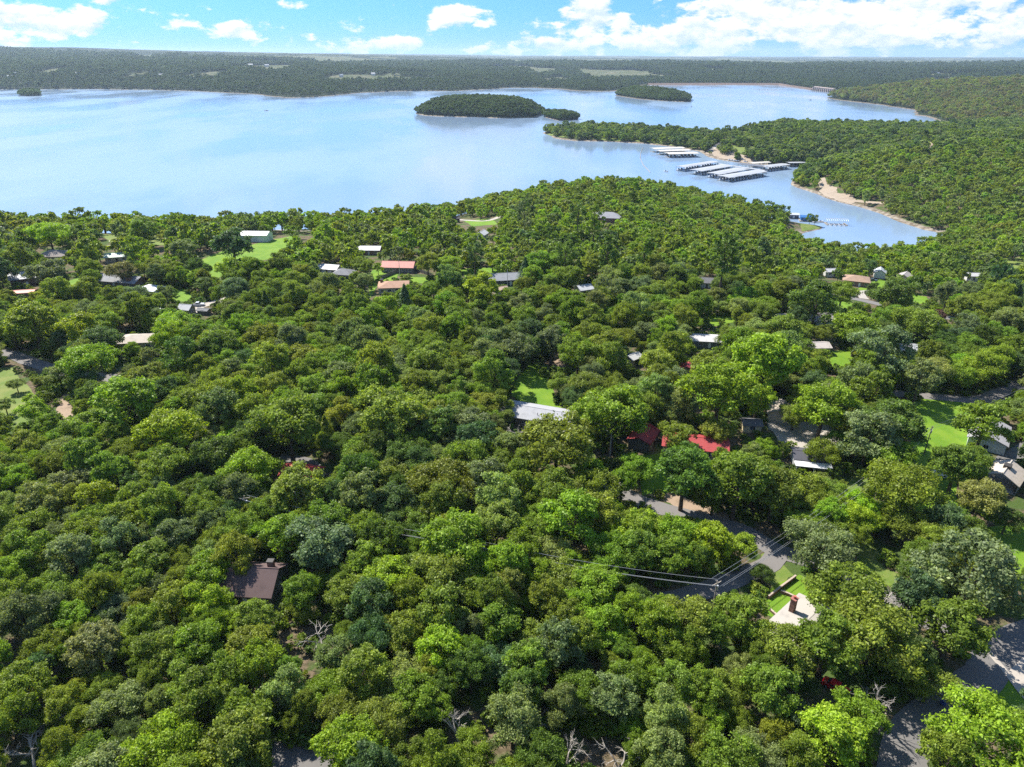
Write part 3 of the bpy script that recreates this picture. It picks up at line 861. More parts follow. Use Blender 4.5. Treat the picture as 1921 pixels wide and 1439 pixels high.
house('house with a red metal roof showing through the oak crowns', 1305, 825, 17, 8, -14, RED, WT, rise=1.5, roofkind='metal_roof', win=5,
      see=[(1295, 820, 7), (1308, 828, 8), (1338, 833, 4), (1250, 812, 4)])
house('small red-roofed cabin beside the dark curling drive', 566, 880, 9, 6, -16, (.50, .06, .05), WW, rise=1.4, roofkind='metal_roof', win=3, name='cabin', cat='cabin',
      see=[(552, 875, 6), (562, 878, 5), (578, 882, 4)])
house('small shed with a red roof beside the pale gravel drive', 1291, 686, 4.5, 5, 70, RED, WT, hw=2.4, rise=1.0, roofkind='metal_roof', win=1, name='shed', cat='shed', see=[(1291, 682, 6), (1290, 692, 5)])
house('dark shed with a cream front beside the gravel yard', 1410, 790, 5, 4, -5, DGREY, (.62, .52, .33), hw=2.4, rise=.8, win=1, door=False, name='shed', cat='shed', see=[(1408, 795, 7), (1415, 800, 6)])
house('tan gable shed at the back of the gravel yard', 1463, 764, 8, 5.5, 65, (.40, .34, .28), WT, hw=2.6, rise=1.6, win=2, name='shed', cat='shed', see=[(1468, 762, 6), (1465, 772, 6), (1475, 770, 5)])
e_ = house('house with a dark grey roof and white porch below the gravel yard', 1521, 851, 8.5, 6, -12, (.10, .10, .115), WW, rise=.9, win=3,
           see=[(1510, 846, 7), (1522, 850, 7), (1505, 860, 5), (1535, 866, 6), (1520, 866, 5)])
PR = MB().box(-4.6, 4.6, -6.2, -3.55, 2.45, 2.6).build('porch_roof', colour('metal_roof', (.70, .70, .70), metal=.1, rough=.5), e_)
for px_ in (-4.3, 0, 4.3):
    MB().box(px_ - .07, px_ + .07, -6.1, -5.96, -.3, 2.45).build('porch_post', WHITE, PR)
house('white garage with two pale doors beside the pavilion', 1858, 806, 13, 9, 54, (.38, .37, .37), (.62, .66, .66), rise=1.7, hw=3.2, win=0, doors=2, ends=2, name='garage', cat='garage',
      see=[(1882, 838, 9), (1895, 828, 10), (1908, 820, 9), (1875, 848, 6)])
house('pale flat-roofed house with a tall brick chimney under the oaks', 1508, 1172, 14, 9, 41, (.47, .43, .38), WT, hw=2.6, rise=.5, win=4, see=[(1460, 1165, 6), (1488, 1148, 8), (1512, 1135, 6)])
house('large white metal shop building near the lake bluff', 474, 436, 20, 10, -3, (.78, .78, .78), (.60, .66, .60), hw=4.2, rise=1.3, roofkind='metal_roof', win=0, doors=3, door=False, name='shop_building', cat='shop building',
      see=[(452, 436, 6), (474, 435, 8), (496, 436, 7), (495, 446, 5), (480, 450, 4)])
house('house with a broad pink metal roof and dark walls', 748, 494, 16, 9, -4, PINK, (.20, .19, .17), rise=2.0, roofkind='metal_roof', win=5, see=[(725, 494, 6), (745, 493, 7), (768, 493, 7), (735, 502, 5), (765, 503, 5)])
house('tan-roofed house with a stone chimney below the wooden fence', 738, 531, 13.5, 10, 6, (.47, .29, .20), WT, hip=True, rise=1.7, chimney=(-5.6, 2.5, 1.2, .3), win=4, see=[(722, 532, 6), (740, 530, 7), (755, 527, 6), (722, 543, 4)])
house('grey-white roofed brick house beyond the pink roof', 694, 464, 12, 8, -2, LGREY, WB, rise=1.4, roofkind='metal_roof', win=3, see=[(685, 464, 5), (698, 463, 6), (690, 472, 3)])
house('house with a bright white metal roof among the upper houses', 618, 499, 10.5, 7, -14, (.66, .66, .66), WW, rise=1.4, roofkind='metal_roof', win=3, see=[(608, 499, 5), (622, 498, 5), (632, 500, 4)])
house('dark hip-roofed house joined to the white metal roof', 645, 508, 9.5, 8, -10, (.25, .25, .26), WB, hip=True, rise=2, win=3, see=[(640, 508, 4), (652, 506, 4)])
house('house with a tan hipped roof at the far left', 101, 473, 14, 11, 4, (.30, .26, .23), WT, hip=True, rise=2.4, win=4, see=[(90, 474, 5), (103, 471, 6), (114, 474, 4)])
house('dark brick house with a grey metal roof at the left edge', 48, 514, 13, 9, 30, (.42, .43, .45), (.13, .08, .065), hw=3.6, rise=2.2, roofkind='metal_roof', win=3, see=[(42, 515, 6), (55, 510, 5), (50, 524, 6), (66, 535, 5)])
house('low carport with a faded red roof at the left edge', 42, 546, 10, 4.5, 12, (.55, .23, .19), WB, hw=2.2, rise=.5, roofkind='metal_roof', win=0, door=False, ends=0, name='carport', cat='carport', see=[(34, 548, 5), (52, 543, 5)])
house('long brick house with grey roofs and a brick chimney', 225, 520, 23, 9.5, -13, (.34, .34, .35), (.16, .11, .09), rise=1.9, chimney=(7.5, -3.0, 2.2, .3), win=7, see=[(192, 513, 5), (207, 518, 6), (222, 523, 5), (255, 523, 5), (266, 525, 5), (210, 530, 4)])
house('carport with a flat white roof beside the long brick house', 283, 541, 9.5, 7.5, -18, (.72, .74, .76), WW, hw=2.3, rise=.1, flat=True, win=0, door=False, ends=0, name='carport', cat='carport', see=[(276, 539, 5), (289, 541, 6)])
house('house with a pale green roof behind the compact dark tree', 220, 477, 11, 7, 16, (.46, .55, .46), WT, rise=1.3, roofkind='metal_roof', win=3, see=[(214, 479, 4), (228, 474, 4)])
house('house with a pale beige hipped roof above the left woods', 257, 632, 13, 9, 8, (.58, .50, .42), WT, hip=True, rise=1.5, win=4, see=[(238, 635, 6), (255, 631, 8), (273, 629, 6)])
house('olive barn-shaped shed beside the silver pickup', 349, 575, 5, 4.5, -12, (.55, .55, .55), (.24, .23, .15), hw=2.5, rise=1.6, name='shed', cat='shed', win=2, see=[(342, 574, 5), (355, 574, 5), (350, 583, 5)])
house('low dark shed right of the olive barn-shaped shed', 382, 580, 4.5, 3, -10, (.22, .22, .22), WD, hw=1.8, rise=.5, name='shed', cat='shed', win=1, door=False, see=[(380, 580, 5)])
house('long house with a dark grey roof in the middle distance', 955, 516, 20, 10, 10, (.30, .31, .33), (.10, .10, .11), rise=2.0, win=5, see=[(930, 522, 4), (945, 519, 6), (962, 512, 5), (970, 508, 4), (940, 528, 4)])
house('small tan-roofed shed behind the yellow-green bushy tree', 938, 540, 6, 4, 22, (.50, .37, .28), WT, hw=2.3, rise=.8, name='shed', cat='shed', win=1, see=[(938, 540, 5), (944, 536, 4)])
house('cabin with a white metal roof in the middle woods', 1095, 537, 6.5, 7, 24, (.58, .60, .64), WW, rise=1.4, roofkind='metal_roof', win=2, name='cabin', cat='cabin', see=[(1090, 537, 5), (1100, 537, 5)])
house('small white gable house near the far driveway', 904, 436, 7, 5.5, 70, (.62, .62, .62), WW, rise=1.8, win=2, see=[(902, 437, 5), (909, 437, 4)])
house('dark little shed beside the far driveway', 856, 408, 4.5, 4, 10, (.10, .09, .09), WD, hw=2.2, rise=1.2, name='shed', cat='shed', win=1, see=[(855, 408, 4)])
house('large grey hip-roofed house on the crest of the woods', 1135, 402, 22, 11, -10, (.36, .36, .38), WB, hip=True, rise=3.2, win=5, see=[(1125, 402, 5), (1143, 403, 6), (1152, 404, 4)])
house('house with a dark roof behind the middle oaks', 1326, 524, 11, 8, -12, (.16, .16, .17), WW, rise=1.5, win=3, see=[(1322, 525, 5), (1333, 525, 4), (1320, 538, 3)])
house('house with a tan-brown hipped roof beside the upper road', 1607, 520, 13, 11, -22, (.40, .27, .19), WB, hip=True, rise=2.0, win=4, see=[(1595, 517, 5), (1608, 520, 6), (1622, 525, 5)])
house('pale-roofed little house left of the tan-brown hipped roof', 1559, 506, 6, 5, 5, (.55, .55, .56), WW, rise=1.2, win=2, see=[(1557, 506, 4)])
house('white-gabled house right of the tan-brown hipped roof', 1652, 507, 7, 6, 65, (.50, .53, .56), WW, rise=2.0, win=2, see=[(1650, 507, 5), (1656, 508, 4)])
house('grey-beige house behind the dark oaks near the pale field', 1698, 515, 8, 6, 50, (.44, .40, .38), WT, rise=1.6, win=2, see=[(1698, 515, 5)])
house('small white house at the right beyond the upper road', 1825, 514, 8, 6, -8, (.55, .54, .53), WW, rise=1.2, win=3, see=[(1822, 515, 5), (1832, 516, 4)])
house('long house with a mauve-grey roof behind a large dark oak', 1512, 592, 26, 9, 3, (.38, .33, .33), (.42, .50, .44), rise=1.8, win=6, see=[(1462, 594, 6), (1470, 596, 5), (1557, 588, 6), (1562, 596, 5), (1555, 600, 4)])
house('house with a light beige roof among the right middle oaks', 1533, 645, 8, 6, 3, (.55, .49, .46), WT, rise=1.0, win=3, see=[(1533, 643, 5), (1541, 643, 4)])
house('house with a steep grey roof beside the purple-leaved tree', 1745, 603, 9, 7, 55, (.36, .38, .42), WD, rise=2.6, win=2, see=[(1743, 600, 5), (1747, 606, 5)])
house('low house with a white roof and dark wall in the right middle woods', 1322, 632, 13, 7, -8, (.62, .60, .58), (.15, .16, .16), rise=.9, win=4, see=[(1310, 625, 4), (1318, 624, 4), (1305, 642, 5), (1325, 648, 5)])
house('house with a pale roof left of the red shed', 1188, 667, 5, 4, 40, (.60, .58, .55), WT, rise=.9, win=1, name='shed', cat='shed', see=[(1190, 666, 5)])
house('grey roof just visible in the right woods above the silver-green oak', 1715, 650, 11, 7, -5, (.48, .48, .50), WW, rise=1.1, win=3, see=[(1720, 650, 4), (1706, 655, 3)])

# tall brick chimney of the pale roof
cx, cy, cz = G(1485, 1148, 2.6)
ch = thing('brick_chimney', 'tall square brick chimney standing at the edge of the pale roof', 'chimney', (cx, cy, cz), math.radians(41))
for k in range(14):
    MB().box(-.55 + .012 * (k % 2), .55 - .012 * (k % 2), -.45, .45, k * .42, k * .42 + .40).build('brick_course', BRICK, ch)
MB().box(-.5, .5, -.4, .4, 0, 5.9).build('mortar_core', colour('mortar', (.30, .26, .22)), ch)
cp = MB().box(-.68, .68, -.58, .58, 5.9, 6.08).build('cap', colour('cap', (.30, .12, .10)), ch)
MB().tube([(0, 0, 6.08), (0, 0, 6.6)], .28, 8).build('flue', colour('clay', (.42, .12, .09)), cp)
CLEAR.append((1488, 1130, 12, 1165))
CLEAR.append((1490, 1118, 6, 1165))

# pavilion: hipped roof on posts with a paved floor
x, y, g = G(1887, 884, 3.6)
pv = thing('pavilion', 'open pavilion with a grey-brown gabled roof on dark posts', 'pavilion', (x, y, g), math.radians(44))
prm = colour('shingle_roof', (.46, .40, .34), rough=.9, fine=7)
MB().box(-4.4, 4.4, -3.9, 3.9, -.3, .22).build('floor', CONCRETE, pv)
R = MB()
for s in (-1, 1):
    v = [(-4.6, s * 4.2, 2.7), (4.6, s * 4.2, 2.7), (4.6, 0, 4.9), (-4.6, 0, 4.9)]
    v2 = [(q[0], q[1], q[2] + .2) for q in v]
    f = [(0, 1, 2, 3), (7, 6, 5, 4), (0, 4, 5, 1), (1, 5, 6, 2), (3, 2, 6, 7), (0, 3, 7, 4)]
    R.add(v + v2, f if s < 0 else [q[::-1] for q in f])
rf = R.build('roof', prm, pv)
MB().box(-1.0, 1.0, -.8, .8, 4.7, 5.6).build('cupola', DARKTRIM, rf)
MB().box(-4.5, 4.5, -.14, .14, 5.07, 5.2).build('ridge_cap', colour('trim', (.45, .40, .34)), rf)
for sx in (-4.1, 0, 4.1):
    for sy in (-3.6, 3.6):
        MB().box(sx - .14, sx + .14, sy - .14, sy + .14, .22, 2.85).build('post', DARKTRIM, pv)
MB().box(-4.2, 4.2, -3.72, -3.5, .22, 1.1).build('low_wall', colour('stone', (.48, .43, .37)), pv)
for i in (-4, 0, 4):
    for j in (-3.5, 0, 3.5):
        qx, qy = rot2(i, j, math.radians(44))
        NOTREE.append((x + qx, y + qy, 2.6))
for c in ((1880, 876, 9), (1897, 872, 11), (1905, 885, 10), (1895, 892, 9), (1900, 905, 10), (1912, 895, 8), (1865, 880, 6)):
    CLEAR.append((*c, 905))

# ------------------------------------------------------------------ poles and wires
def utility_pole(label, px, py, h, mat, rz=.3, arms=True, lamp=False):
    x, y, g = G(px, py)
    e = thing('street_lamp' if lamp else 'utility_pole', label, 'street lamp' if lamp else 'utility pole', (x, y, g), rz)
    MB().tube([(0, 0, -.6), (0, 0, h)], [.16, .10], 8).build('pole', mat, e)
    if arms:
        ar = MB().box(-1.2, 1.2, -.06, .06, h - .75, h - .62).build('crossarm', mat, e)
        for k in (-1.1, -.4, .4, 1.1):
            MB().tube([(k, 0, h - .62), (k, 0, h - .42)], [.06, .04], 6).build('insulator', colour('porcelain', (.45, .42, .40)), ar)
        MB().tube([(.32, 0, h - 2.2), (.32, 0, h - 1.3)], .22, 8).build('transformer', STEEL, e)
    if lamp:
        MB().tube([(0, 0, h - .1), (.5, 0, h + .25), (1.3, 0, h + .3)], .05, 6).build('lamp_arm', STEEL, e)
        MB().box(1.2, 1.75, -.14, .14, h + .18, h + .34).build('lamp_head', STEEL, e)
    NOTREE.append((x, y, 2.0))
    return x, y, g + h


TOPS = {}
TOPS['A'] = utility_pole('weathered utility pole carrying the wires at the side road', 1335, 1153, 8.6, POLE_WOOD, .55)
TOPS['B'] = utility_pole('utility pole half hidden among the oaks right of the road', 1640, 940, 9.5, POLE_WOOD, .7)
TOPS['C'] = utility_pole('dark utility pole standing alone on the broad lawn', 1733, 853, 9.0, POLE_DARK, .7)
TOPS['D'] = utility_pole('utility pole by the road at the right edge', 1935, 760, 9.5, POLE_WOOD, .7)
TOPS['E'] = utility_pole('utility pole sunk among the lower central oaks', 905, 1082, 9.0, POLE_WOOD, .2)
TOPS['F'] = utility_pole('utility pole in the woods left of the small cabin', 470, 990, 9.0, POLE_WOOD, .2)
TOPS['G'] = utility_pole('pale street lamp pole left of the red metal roof', 1144, 857, 7.6, STEEL, 2.6, arms=False, lamp=True)
TOPS['H'] = utility_pole('short pale pole below the bare tree near the red car', 1648, 1378, 5.0, POLE_WOOD, .3, arms=False)
TOPS['I'] = utility_pole('thin pale pole in front of the pink-roofed house', 750, 515, 8.0, STEEL, .3, arms=False)
TOPS['J'] = utility_pole('thin pale pole in front of the long dark house', 952, 540, 9.0, STEEL, .3, arms=False)
for c in ((1337, 1088, 8, 1150), (1337, 1105, 7, 1150), (1740, 830, 12, 853), (1147, 830, 9, 857), (1146, 815, 8, 857), (1656, 1350, 12, 1378), (1145, 845, 9, 857)):
    CLEAR.append(c)
for (a, b) in (((1337, 1085), (1500, 978)), ((1180, 1073), (1330, 1085))):
    for t in np.linspace(.05, .95, 9):
        CLEAR.append((a[0] + (b[0] - a[0]) * t, a[1] + (b[1] - a[1]) * t, 4, a[1] + 68 + (b[1] - a[1]) * t))


def power_line(label, a, b, n=3, sag=.9):
    a, b = Vector(TOPS[a]), Vector(TOPS[b])
    e = thing('power_line', label, 'power line', tuple(a))
    d = (b - a)
    side = Vector((-d.y, d.x, 0)).normalized()
    for k in range(n):
        off = side * (k - (n - 1) / 2) * .9
        pts = []
        for i in range(13):
            t = i / 12
            p = d * t + off
            p.z += -sag * 4 * t * (1 - t) - .4 - (.9 if k == 1 and n > 2 else 0)
            pts.append(p)
        MB().tube(pts, .035, 4).build('wire', WIRE, e)


power_line('overhead wires crossing the road fork above the thicket', 'A', 'B', 4)
power_line('overhead wires running left from the side-road pole', 'A', 'E', 3)
power_line('overhead wires strung through the lower woods', 'E', 'F', 3)
power_line('overhead wires crossing the broad lawn', 'C', 'D', 2)
power_line('overhead wires between the right oaks and the lawn pole', 'B', 'C', 2)


# ------------------------------------------------------------------ fences, walls, lawn furniture
def fence(label, pts, h, mat, step=2.4):
    P = [Vector(G(*p)) for p in pts]
    e = thing('wooden_fence', label, 'fence', tuple(P[0]))
    for a, b in zip(P, P[1:]):
        n = max(1, round((b - a).length / step))
        ang = math.atan2(b.y - a.y, b.x - a.x)
        for k in range(n):
            p = a.lerp(b, k / n) - P[0]
            w = (b - a).length / n
            MB().box(.06, w - .06, -.025, .025, .05, h).build('fence_panel', mat, e, loc=p, rotz=ang)
            MB().box(-.06, .06, -.06, .06, -.3, h + .12).build('fence_post', mat, e, loc=p, rotz=ang)
    return e


FW = colour('fence_wood', (.20, .17, .145), rough=.9, var=.25)
fence('dark wooden privacy fence between the pink roof and the tan roof', [(716, 524), (745, 512), (780, 508), (812, 520)], 1.8, FW)
fence('grey wooden fence below the long dark house', [(860, 540), (905, 536), (925, 534)], 1.7, FW)
for label, pts, h in (('long low dark brick wall above the walled lawn', [(1441, 1124), (1466, 1104), (1492, 1085)], .9), ('short brick wall stub beside the chimney lawn', [(1464, 1112), (1478, 1117), (1494, 1125)], .7),
                      ('low brick edging wall at the pale roof', [(1444, 1146), (1458, 1158)], .6)):
    P = [Vector(G(*p)) for p in pts]
    e = thing('garden_wall', label, 'garden wall', tuple(P[0]))
    for a, b in zip(P, P[1:]):
        ln = (b - a).length
        ang = math.atan2(b.y - a.y, b.x - a.x)
        n = max(1, round(ln / 1.0))
        for k in range(n):
            w = ln / n
            MB().box(.01, w - .01, -.16, .16, -.3, h - .1).build('wall_block', BRICK, e, loc=a.lerp(b, k / n) - P[0], rotz=ang)
            MB().box(.0, w - .02, -.2, .2, h - .1, h).build('coping_stone', colour('coping', (.40, .32, .26)), e, loc=a.lerp(b, k / n) - P[0], rotz=ang)


def picnic_table(label, px, py, rz):
    x, y, g = G(px, py)
    e = thing('picnic_table', label, 'picnic table', (x, y, g), rz, 'picnic tables on the lawn')
    m = colour('pale_timber', (.62, .58, .52))
    for k in range(4):
        MB().box(-1.2, 1.2, -.40 + k * .2, -.22 + k * .2, .72, .76).build('plank', m, e)
    for s in (-1, 1):
        MB().box(-1.2, 1.2, s * .72 - .13, s * .72 + .13, .42, .46).build('bench', m, e)
        MB().box(s * .85 - .05, s * .85 + .05, -.8, .8, 0, .72).build('leg', m, e)


picnic_table('pale picnic table beside the leaning oak on the lawn', 1766, 896, .3)
picnic_table('smaller pale picnic table higher on the lawn', 1751, 888, .6)


# ------------------------------------------------------------------ vehicles
def wheel(parent, x, y, r):
    t = MB().tube([(x, y - .11, r), (x, y + .11, r)], r, 14).build('wheel', colour('tyre', (.02, .02, .02)), parent)
    MB().tube([(x, y - .125, r), (x, y + .125, r)], r * .58, 10).build('rim', STEEL, t)


def vehicle(name, label, cat, px, py, rot, paint_, kind='car'):
    x, y, g = G(px, py)
    e = thing(name, label, cat, (x, y, g + .02), math.radians(rot))
    m = colour('car_paint', paint_, rough=.25, spec=.6, var=.04)
    Lh, Wh = (2.25, .88) if kind == 'car' else (2.75, .96)
    B = MB()
    if kind == 'car':
        prof = [(-Lh, .30), (-Lh, .72), (-Lh + .25, .92), (-1.45, .98), (-.95, 1.38), (.55, 1.42), (1.15, .98), (2.05, .86), (Lh, .66), (Lh, .30)]
    else:
        prof = [(-Lh, .45), (-Lh, 1.05), (-.75, 1.05), (-.72, 1.78), (.62, 1.80), (1.15, 1.16), (2.55, 1.05), (Lh, .85), (Lh, .45)]
    n = len(prof)
    ins = [.10 if z > 1.3 else .0 for _, z in prof]
    B.add([(px_, -Wh + i, z) for (px_, z), i in zip(prof, ins)] + [(px_, Wh - i, z) for (px_, z), i in zip(prof, ins)],
          [tuple(range(n)), tuple(range(2 * n - 1, n - 1, -1))] + [(k, n + k, n + (k + 1) % n, (k + 1) % n)[::-1] for k in range(n)])
    b = B.build('body', m, e)
    top = max(z for _, z in prof)
    if kind == 'car':
        MB().add([(.60, -.72, 1.405), (.60, .72, 1.405), (1.13, .78, 1.02), (1.13, -.78, 1.02)], [(0, 3, 2, 1)]).build('windscreen', GLASS, e, loc=(.025, 0, .02))
        MB().add([(-1.0, -.72, 1.37), (-1.0, .72, 1.37), (-1.42, .78, 1.02), (-1.42, -.78, 1.02)], [(0, 1, 2, 3)]).build('rear_window', GLASS, e, loc=(-.025, 0, .02))
        for s in (-1, 1):
            MB().box(-.9, .75, s * .84 - .06, s * .84 + .035, 1.02, 1.30).build('side_window', GLASS, e)
        wx = (-1.35, 1.4)
    else:
        MB().add([(.66, -.80, 1.76), (.66, .80, 1.76), (1.13, .88, 1.20), (1.13, -.88, 1.20)], [(0, 3, 2, 1)]).build('windscreen', GLASS, e, loc=(.025, 0, .02))
        for s in (-1, 1):
            MB().box(-.6, .6, s * .92 - .05, s * .92 + .035, 1.22, 1.62).build('side_window', GLASS, e)
        MB().box(-2.65, -.85, -.82, .82, 1.04, 1.075).build('cargo_bed', DARKTRIM, e)
        wx = (-1.7, 1.75)
    for xx in wx:
        for s in (-1, 1):
            wheel(e, xx, s * (Wh - .06), .33 if kind == 'car' else .38)
    for s in (-1, 1):
        MB().box(Lh - .06, Lh + .03, s * .62 - .16, s * .62 + .16, .60, .74).build('headlight', colour('lamp_glass', (.7, .7, .7), rough=.2), e)
        MB().box(-Lh - .03, -Lh + .05, s * .66 - .12, s * .66 + .12, .62, .80).build('tail_light', colour('tail_glass', (.35, .02, .02), rough=.2), e)
    NOTREE.append((x, y, 2.8))
    return e


vehicle('parked_car', 'bright red car parked in the shade beside the bare tree', 'car', 1567, 1293, -44, (.52, .012, .03))
vehicle('pickup_truck', 'silver pickup beside the olive barn-shaped shed', 'pickup', 372, 574, 8, (.55, .57, .60), 'truck')
vehicle('pickup_truck', 'dark pickup in front of the tan-brown hipped roof', 'pickup', 1636, 528, -15, (.05, .055, .06), 'truck')
vehicle('parked_car', 'dark grey car on the gravel yard', 'car', 1580, 838, 30, (.10, .10, .11))
vehicle('parked_car', 'white car on the pale drive near the left houses', 'car', 300, 585, 20, (.75, .75, .75))
for c in ((1556, 1281, 7, 1293), (1565, 1288, 8, 1293), (1576, 1296, 7, 1293), (372, 572, 6, 576), (1634, 522, 5, 528)):
    CLEAR.append(c)
x, y, g = G(1768, 1322)
bn = thing('wheeled_bin', 'small blue wheeled bin by the lower asphalt road', 'bin', (x, y, g + .1), .4)
MB().add([(-.28, -.3, 0), (.28, -.3, 0), (.28, .3, 0), (-.28, .3, 0), (-.36, -.38, 1.0), (.36, -.38, 1.0), (.36, .38, 1.0), (-.36, .38, 1.0)],
         [(3, 2, 1, 0), (4, 5, 6, 7), (0, 1, 5, 4), (1, 2, 6, 5), (2, 3, 7, 6), (3, 0, 4, 7)]).build('body', colour('blue_plastic', (.03, .08, .32)), bn)
MB().box(-.4, .4, -.42, .42, 1.0, 1.07).build('lid', colour('blue_plastic', (.03, .08, .32)), bn)
CLEAR.append((1768, 1320, 7, 1322))

# ------------------------------------------------------------------ marina
ROOF_L = colour('dock_roof', (.40, .41, .42), rough=.5, metal=.2, var=.1, scale=.1, fine=1.5)
ROOF_T = colour('dock_roof', (.56, .52, .45), rough=.5, metal=.1, var=.1, scale=.1, fine=1.5)
ROOF_D = colour('dock_roof', (.15, .16, .18), rough=.5, metal=.2, var=.1, scale=.1, fine=1.5)
DECK = colour('deck_timber', (.26, .23, .19), rough=.9)


def boat_parts(e):
    hull = MB()
    st = [(-3.2, 1.05, .75), (-1.0, 1.2, .8), (1.2, 1.1, .9), (2.6, .6, 1.02), (3.4, .05, 1.1)]
    n = len(st)
    vs = []
    for x, w, z in st:
        vs += [(x, -w, z), (x, -w * .6, -.15), (x, w * .6, -.15), (x, w, z)]
    fs = [(k * 4 + j, (k + 1) * 4 + j, (k + 1) * 4 + j + 1, k * 4 + j + 1) for k in range(n - 1) for j in range(3)]
    fs += [(k * 4 + 3, (k + 1) * 4 + 3, (k + 1) * 4, k * 4) for k in range(n - 1)] + [(0, 1, 2, 3)]
    hull.add(vs, fs).build('hull', colour('gelcoat', (.72, .72, .72), rough=.25), e)
    MB().box(-.6, 1.2, -.8, .8, .85, 1.35).build('console', colour('gelcoat_dark', (.10, .13, .22), rough=.3), e)
    MB().add([(1.2, -.8, .9), (1.2, .8, .9), (.75, .7, 1.7), (.75, -.7, 1.7)], [(0, 1, 2, 3), (3, 2, 1, 0)]).build('windscreen', GLASS, e)
    MB().box(-3.75, -3.2, -.25, .25, .2, 1.25).build('outboard_motor', DARKTRIM, e)


BOAT0 = thing('motor_boat', 'white motorboat heading past the marina docks', 'boat', (*L(1249, 322), LAKE + .05), 2.2)
boat_parts(BOAT0)


def boat(x, y, rz, label, group=None, s=1.0):
    b = copy_tree(BOAT0)
    b.location = (x, y, LAKE + .05)
    b.rotation_euler = (0, 0, rz)
    b.scale = (s, s, s)
    b['label'] = label
    if group:
        b['group'] = group
    return b


def dock(label, p0, p1, W, mat, h=5.2, boats=0, group='covered docks of the marina', pitch=.7):
    a, b = Vector((*L(*p0), LAKE)), Vector((*L(*p1), LAKE))
    d = b - a
    ln = d.length
    ang = math.atan2(d.y, d.x)
    e = thing('covered_dock', label, 'boat dock', tuple(a), ang, group)
    R = MB()
    for s in (0, 1):
        y0 = -.8 if s == 0 else W + .8
        v = [(-1, y0, h), (ln + 1, y0, h), (ln + 1, W / 2, h + pitch), (-1, W / 2, h + pitch)]
        v2 = [(q[0], q[1], q[2] + .28) for q in v]
        f = [(0, 1, 2, 3), (7, 6, 5, 4), (0, 4, 5, 1), (1, 5, 6, 2), (3, 2, 6, 7), (0, 3, 7, 4)]
        R.add(v + v2, f if s == 0 else [q[::-1] for q in f])
    R.build('roof', mat, e)
    MB().box(0, ln, W / 2 - 1.2, W / 2 + 1.2, .05, .55).build('walkway', DECK, e)
    n = max(2, int(ln / 5.5))
    for k in range(n + 1):
        xx = ln * k / n
        if W > 9:
            MB().box(xx - .45, xx + .45, .2, W / 2 - 1.2, .05, .50).box(xx - .45, xx + .45, W / 2 + 1.2, W - .2, .05, .50).build('finger_pier', DECK, e)
        MB().box(xx - .13, xx + .13, .1, .36, -.5, h + .05).build('post', STEEL, e)
        MB().box(xx - .13, xx + .13, W - .36, W - .1, -.5, h + .05).build('post', STEEL, e)
    short = label.split(' dock')[0].replace(' covered', '')
    for k in range(n if boats else 0):
        for row, yy in (('front', W * .24), ('back', W * .76)):
            if (k * 7 + len(label) + (row == 'back') * 3) % 6 == 3:
                continue
            q = rot2(ln * (k + .5) / n, yy, ang)
            b_ = boat(a.x + q[0], a.y + q[1], ang - math.pi / 2 if row == 'front' else ang + math.pi / 2, f'boat in {row} slip {k + 1} of the {short} dock', 'boats moored in the marina slips', 1.1)
            b_.scale = (1.05, 1.45, 1.7)
    return e


dock('nearest long grey covered dock of the marina', (1367, 342), (1437, 330.5), 17, ROOF_L, boats=12)
dock('second long grey covered dock of the marina', (1348, 336), (1402, 325.5), 17, ROOF_L, boats=10)
dock('third long grey covered dock of the marina', (1315, 329.5), (1374, 319), 17, ROOF_L, boats=10)
dock('fourth narrow covered dock of the marina', (1282, 322), (1346, 311.5), 12, ROOF_L, boats=8)
dock('dark-roofed covered dock along the marina bank', (1384, 315.5), (1434, 321.5), 12, ROOF_D)
dock('long pale walkway roof joining the marina docks', (1345, 312), (1432, 325), 5, ROOF_L, h=3.0, pitch=.3)
dock('short grey dock at the right end of the marina', (1438, 322), (1480, 317), 14, ROOF_L, boats=5)
dock('small pale dock behind the marina', (1412, 314.5), (1444, 312.5), 10, ROOF_T)
dock('lone white-roofed dock in the marina inlet', (1480, 313.5), (1517, 312.8), 9, ROOF_L, group=None)
dock('front tan-roofed dock of the upper trio', (1256, 296.5), (1310, 295), 20, ROOF_T, boats=8, group='tan-roofed docks of the upper trio')
dock('middle tan-roofed dock of the upper trio', (1239, 291), (1295, 289), 16, ROOF_T, boats=0, group='tan-roofed docks of the upper trio')
dock('back tan-roofed dock of the upper trio', (1228, 286.5), (1284, 284.5), 16, ROOF_T, boats=0, group='tan-roofed docks of the upper trio')
boat(*L(500, 208), .4, 'tiny lone boat far out on the open lake', None, 1.6)
boat(*L(1297, 200.5), 1.2, 'tiny boat below the smaller island', None, 1.6)
boat(*L(1520, 188), .2, 'tiny boat out near the dam', None, 1.6)

# floating breakwater
pts = [(1206, 277), (1202, 287), (1201, 298), (1207, 310), (1220, 324)]
W3 = [Vector((*L(*p), LAKE)) for p in pts]
bw = thing('floating_breakwater', 'curved line of pale floats left of the marina', 'breakwater', tuple(W3[0]))
for a, b in zip(W3, W3[1:]):
    n = max(1, int((b - a).length / 7))
    for k in range(n):
        p, q = a.lerp(b, k / n) - W3[0], a.lerp(b, (k + .86) / n) - W3[0]
        MB().tube([p + Vector((0, 0, .25)), q + Vector((0, 0, .25))], .5, 6).build('float', colour('float_plastic', (.30, .29, .27)), bw)

# boathouses in the cove
BLUE = colour('blue_metal', (.035, .14, .36), rough=.45, metal=.1, var=.12)
NAVY = colour('navy_metal', (.03, .05, .12), rough=.5, var=.12)


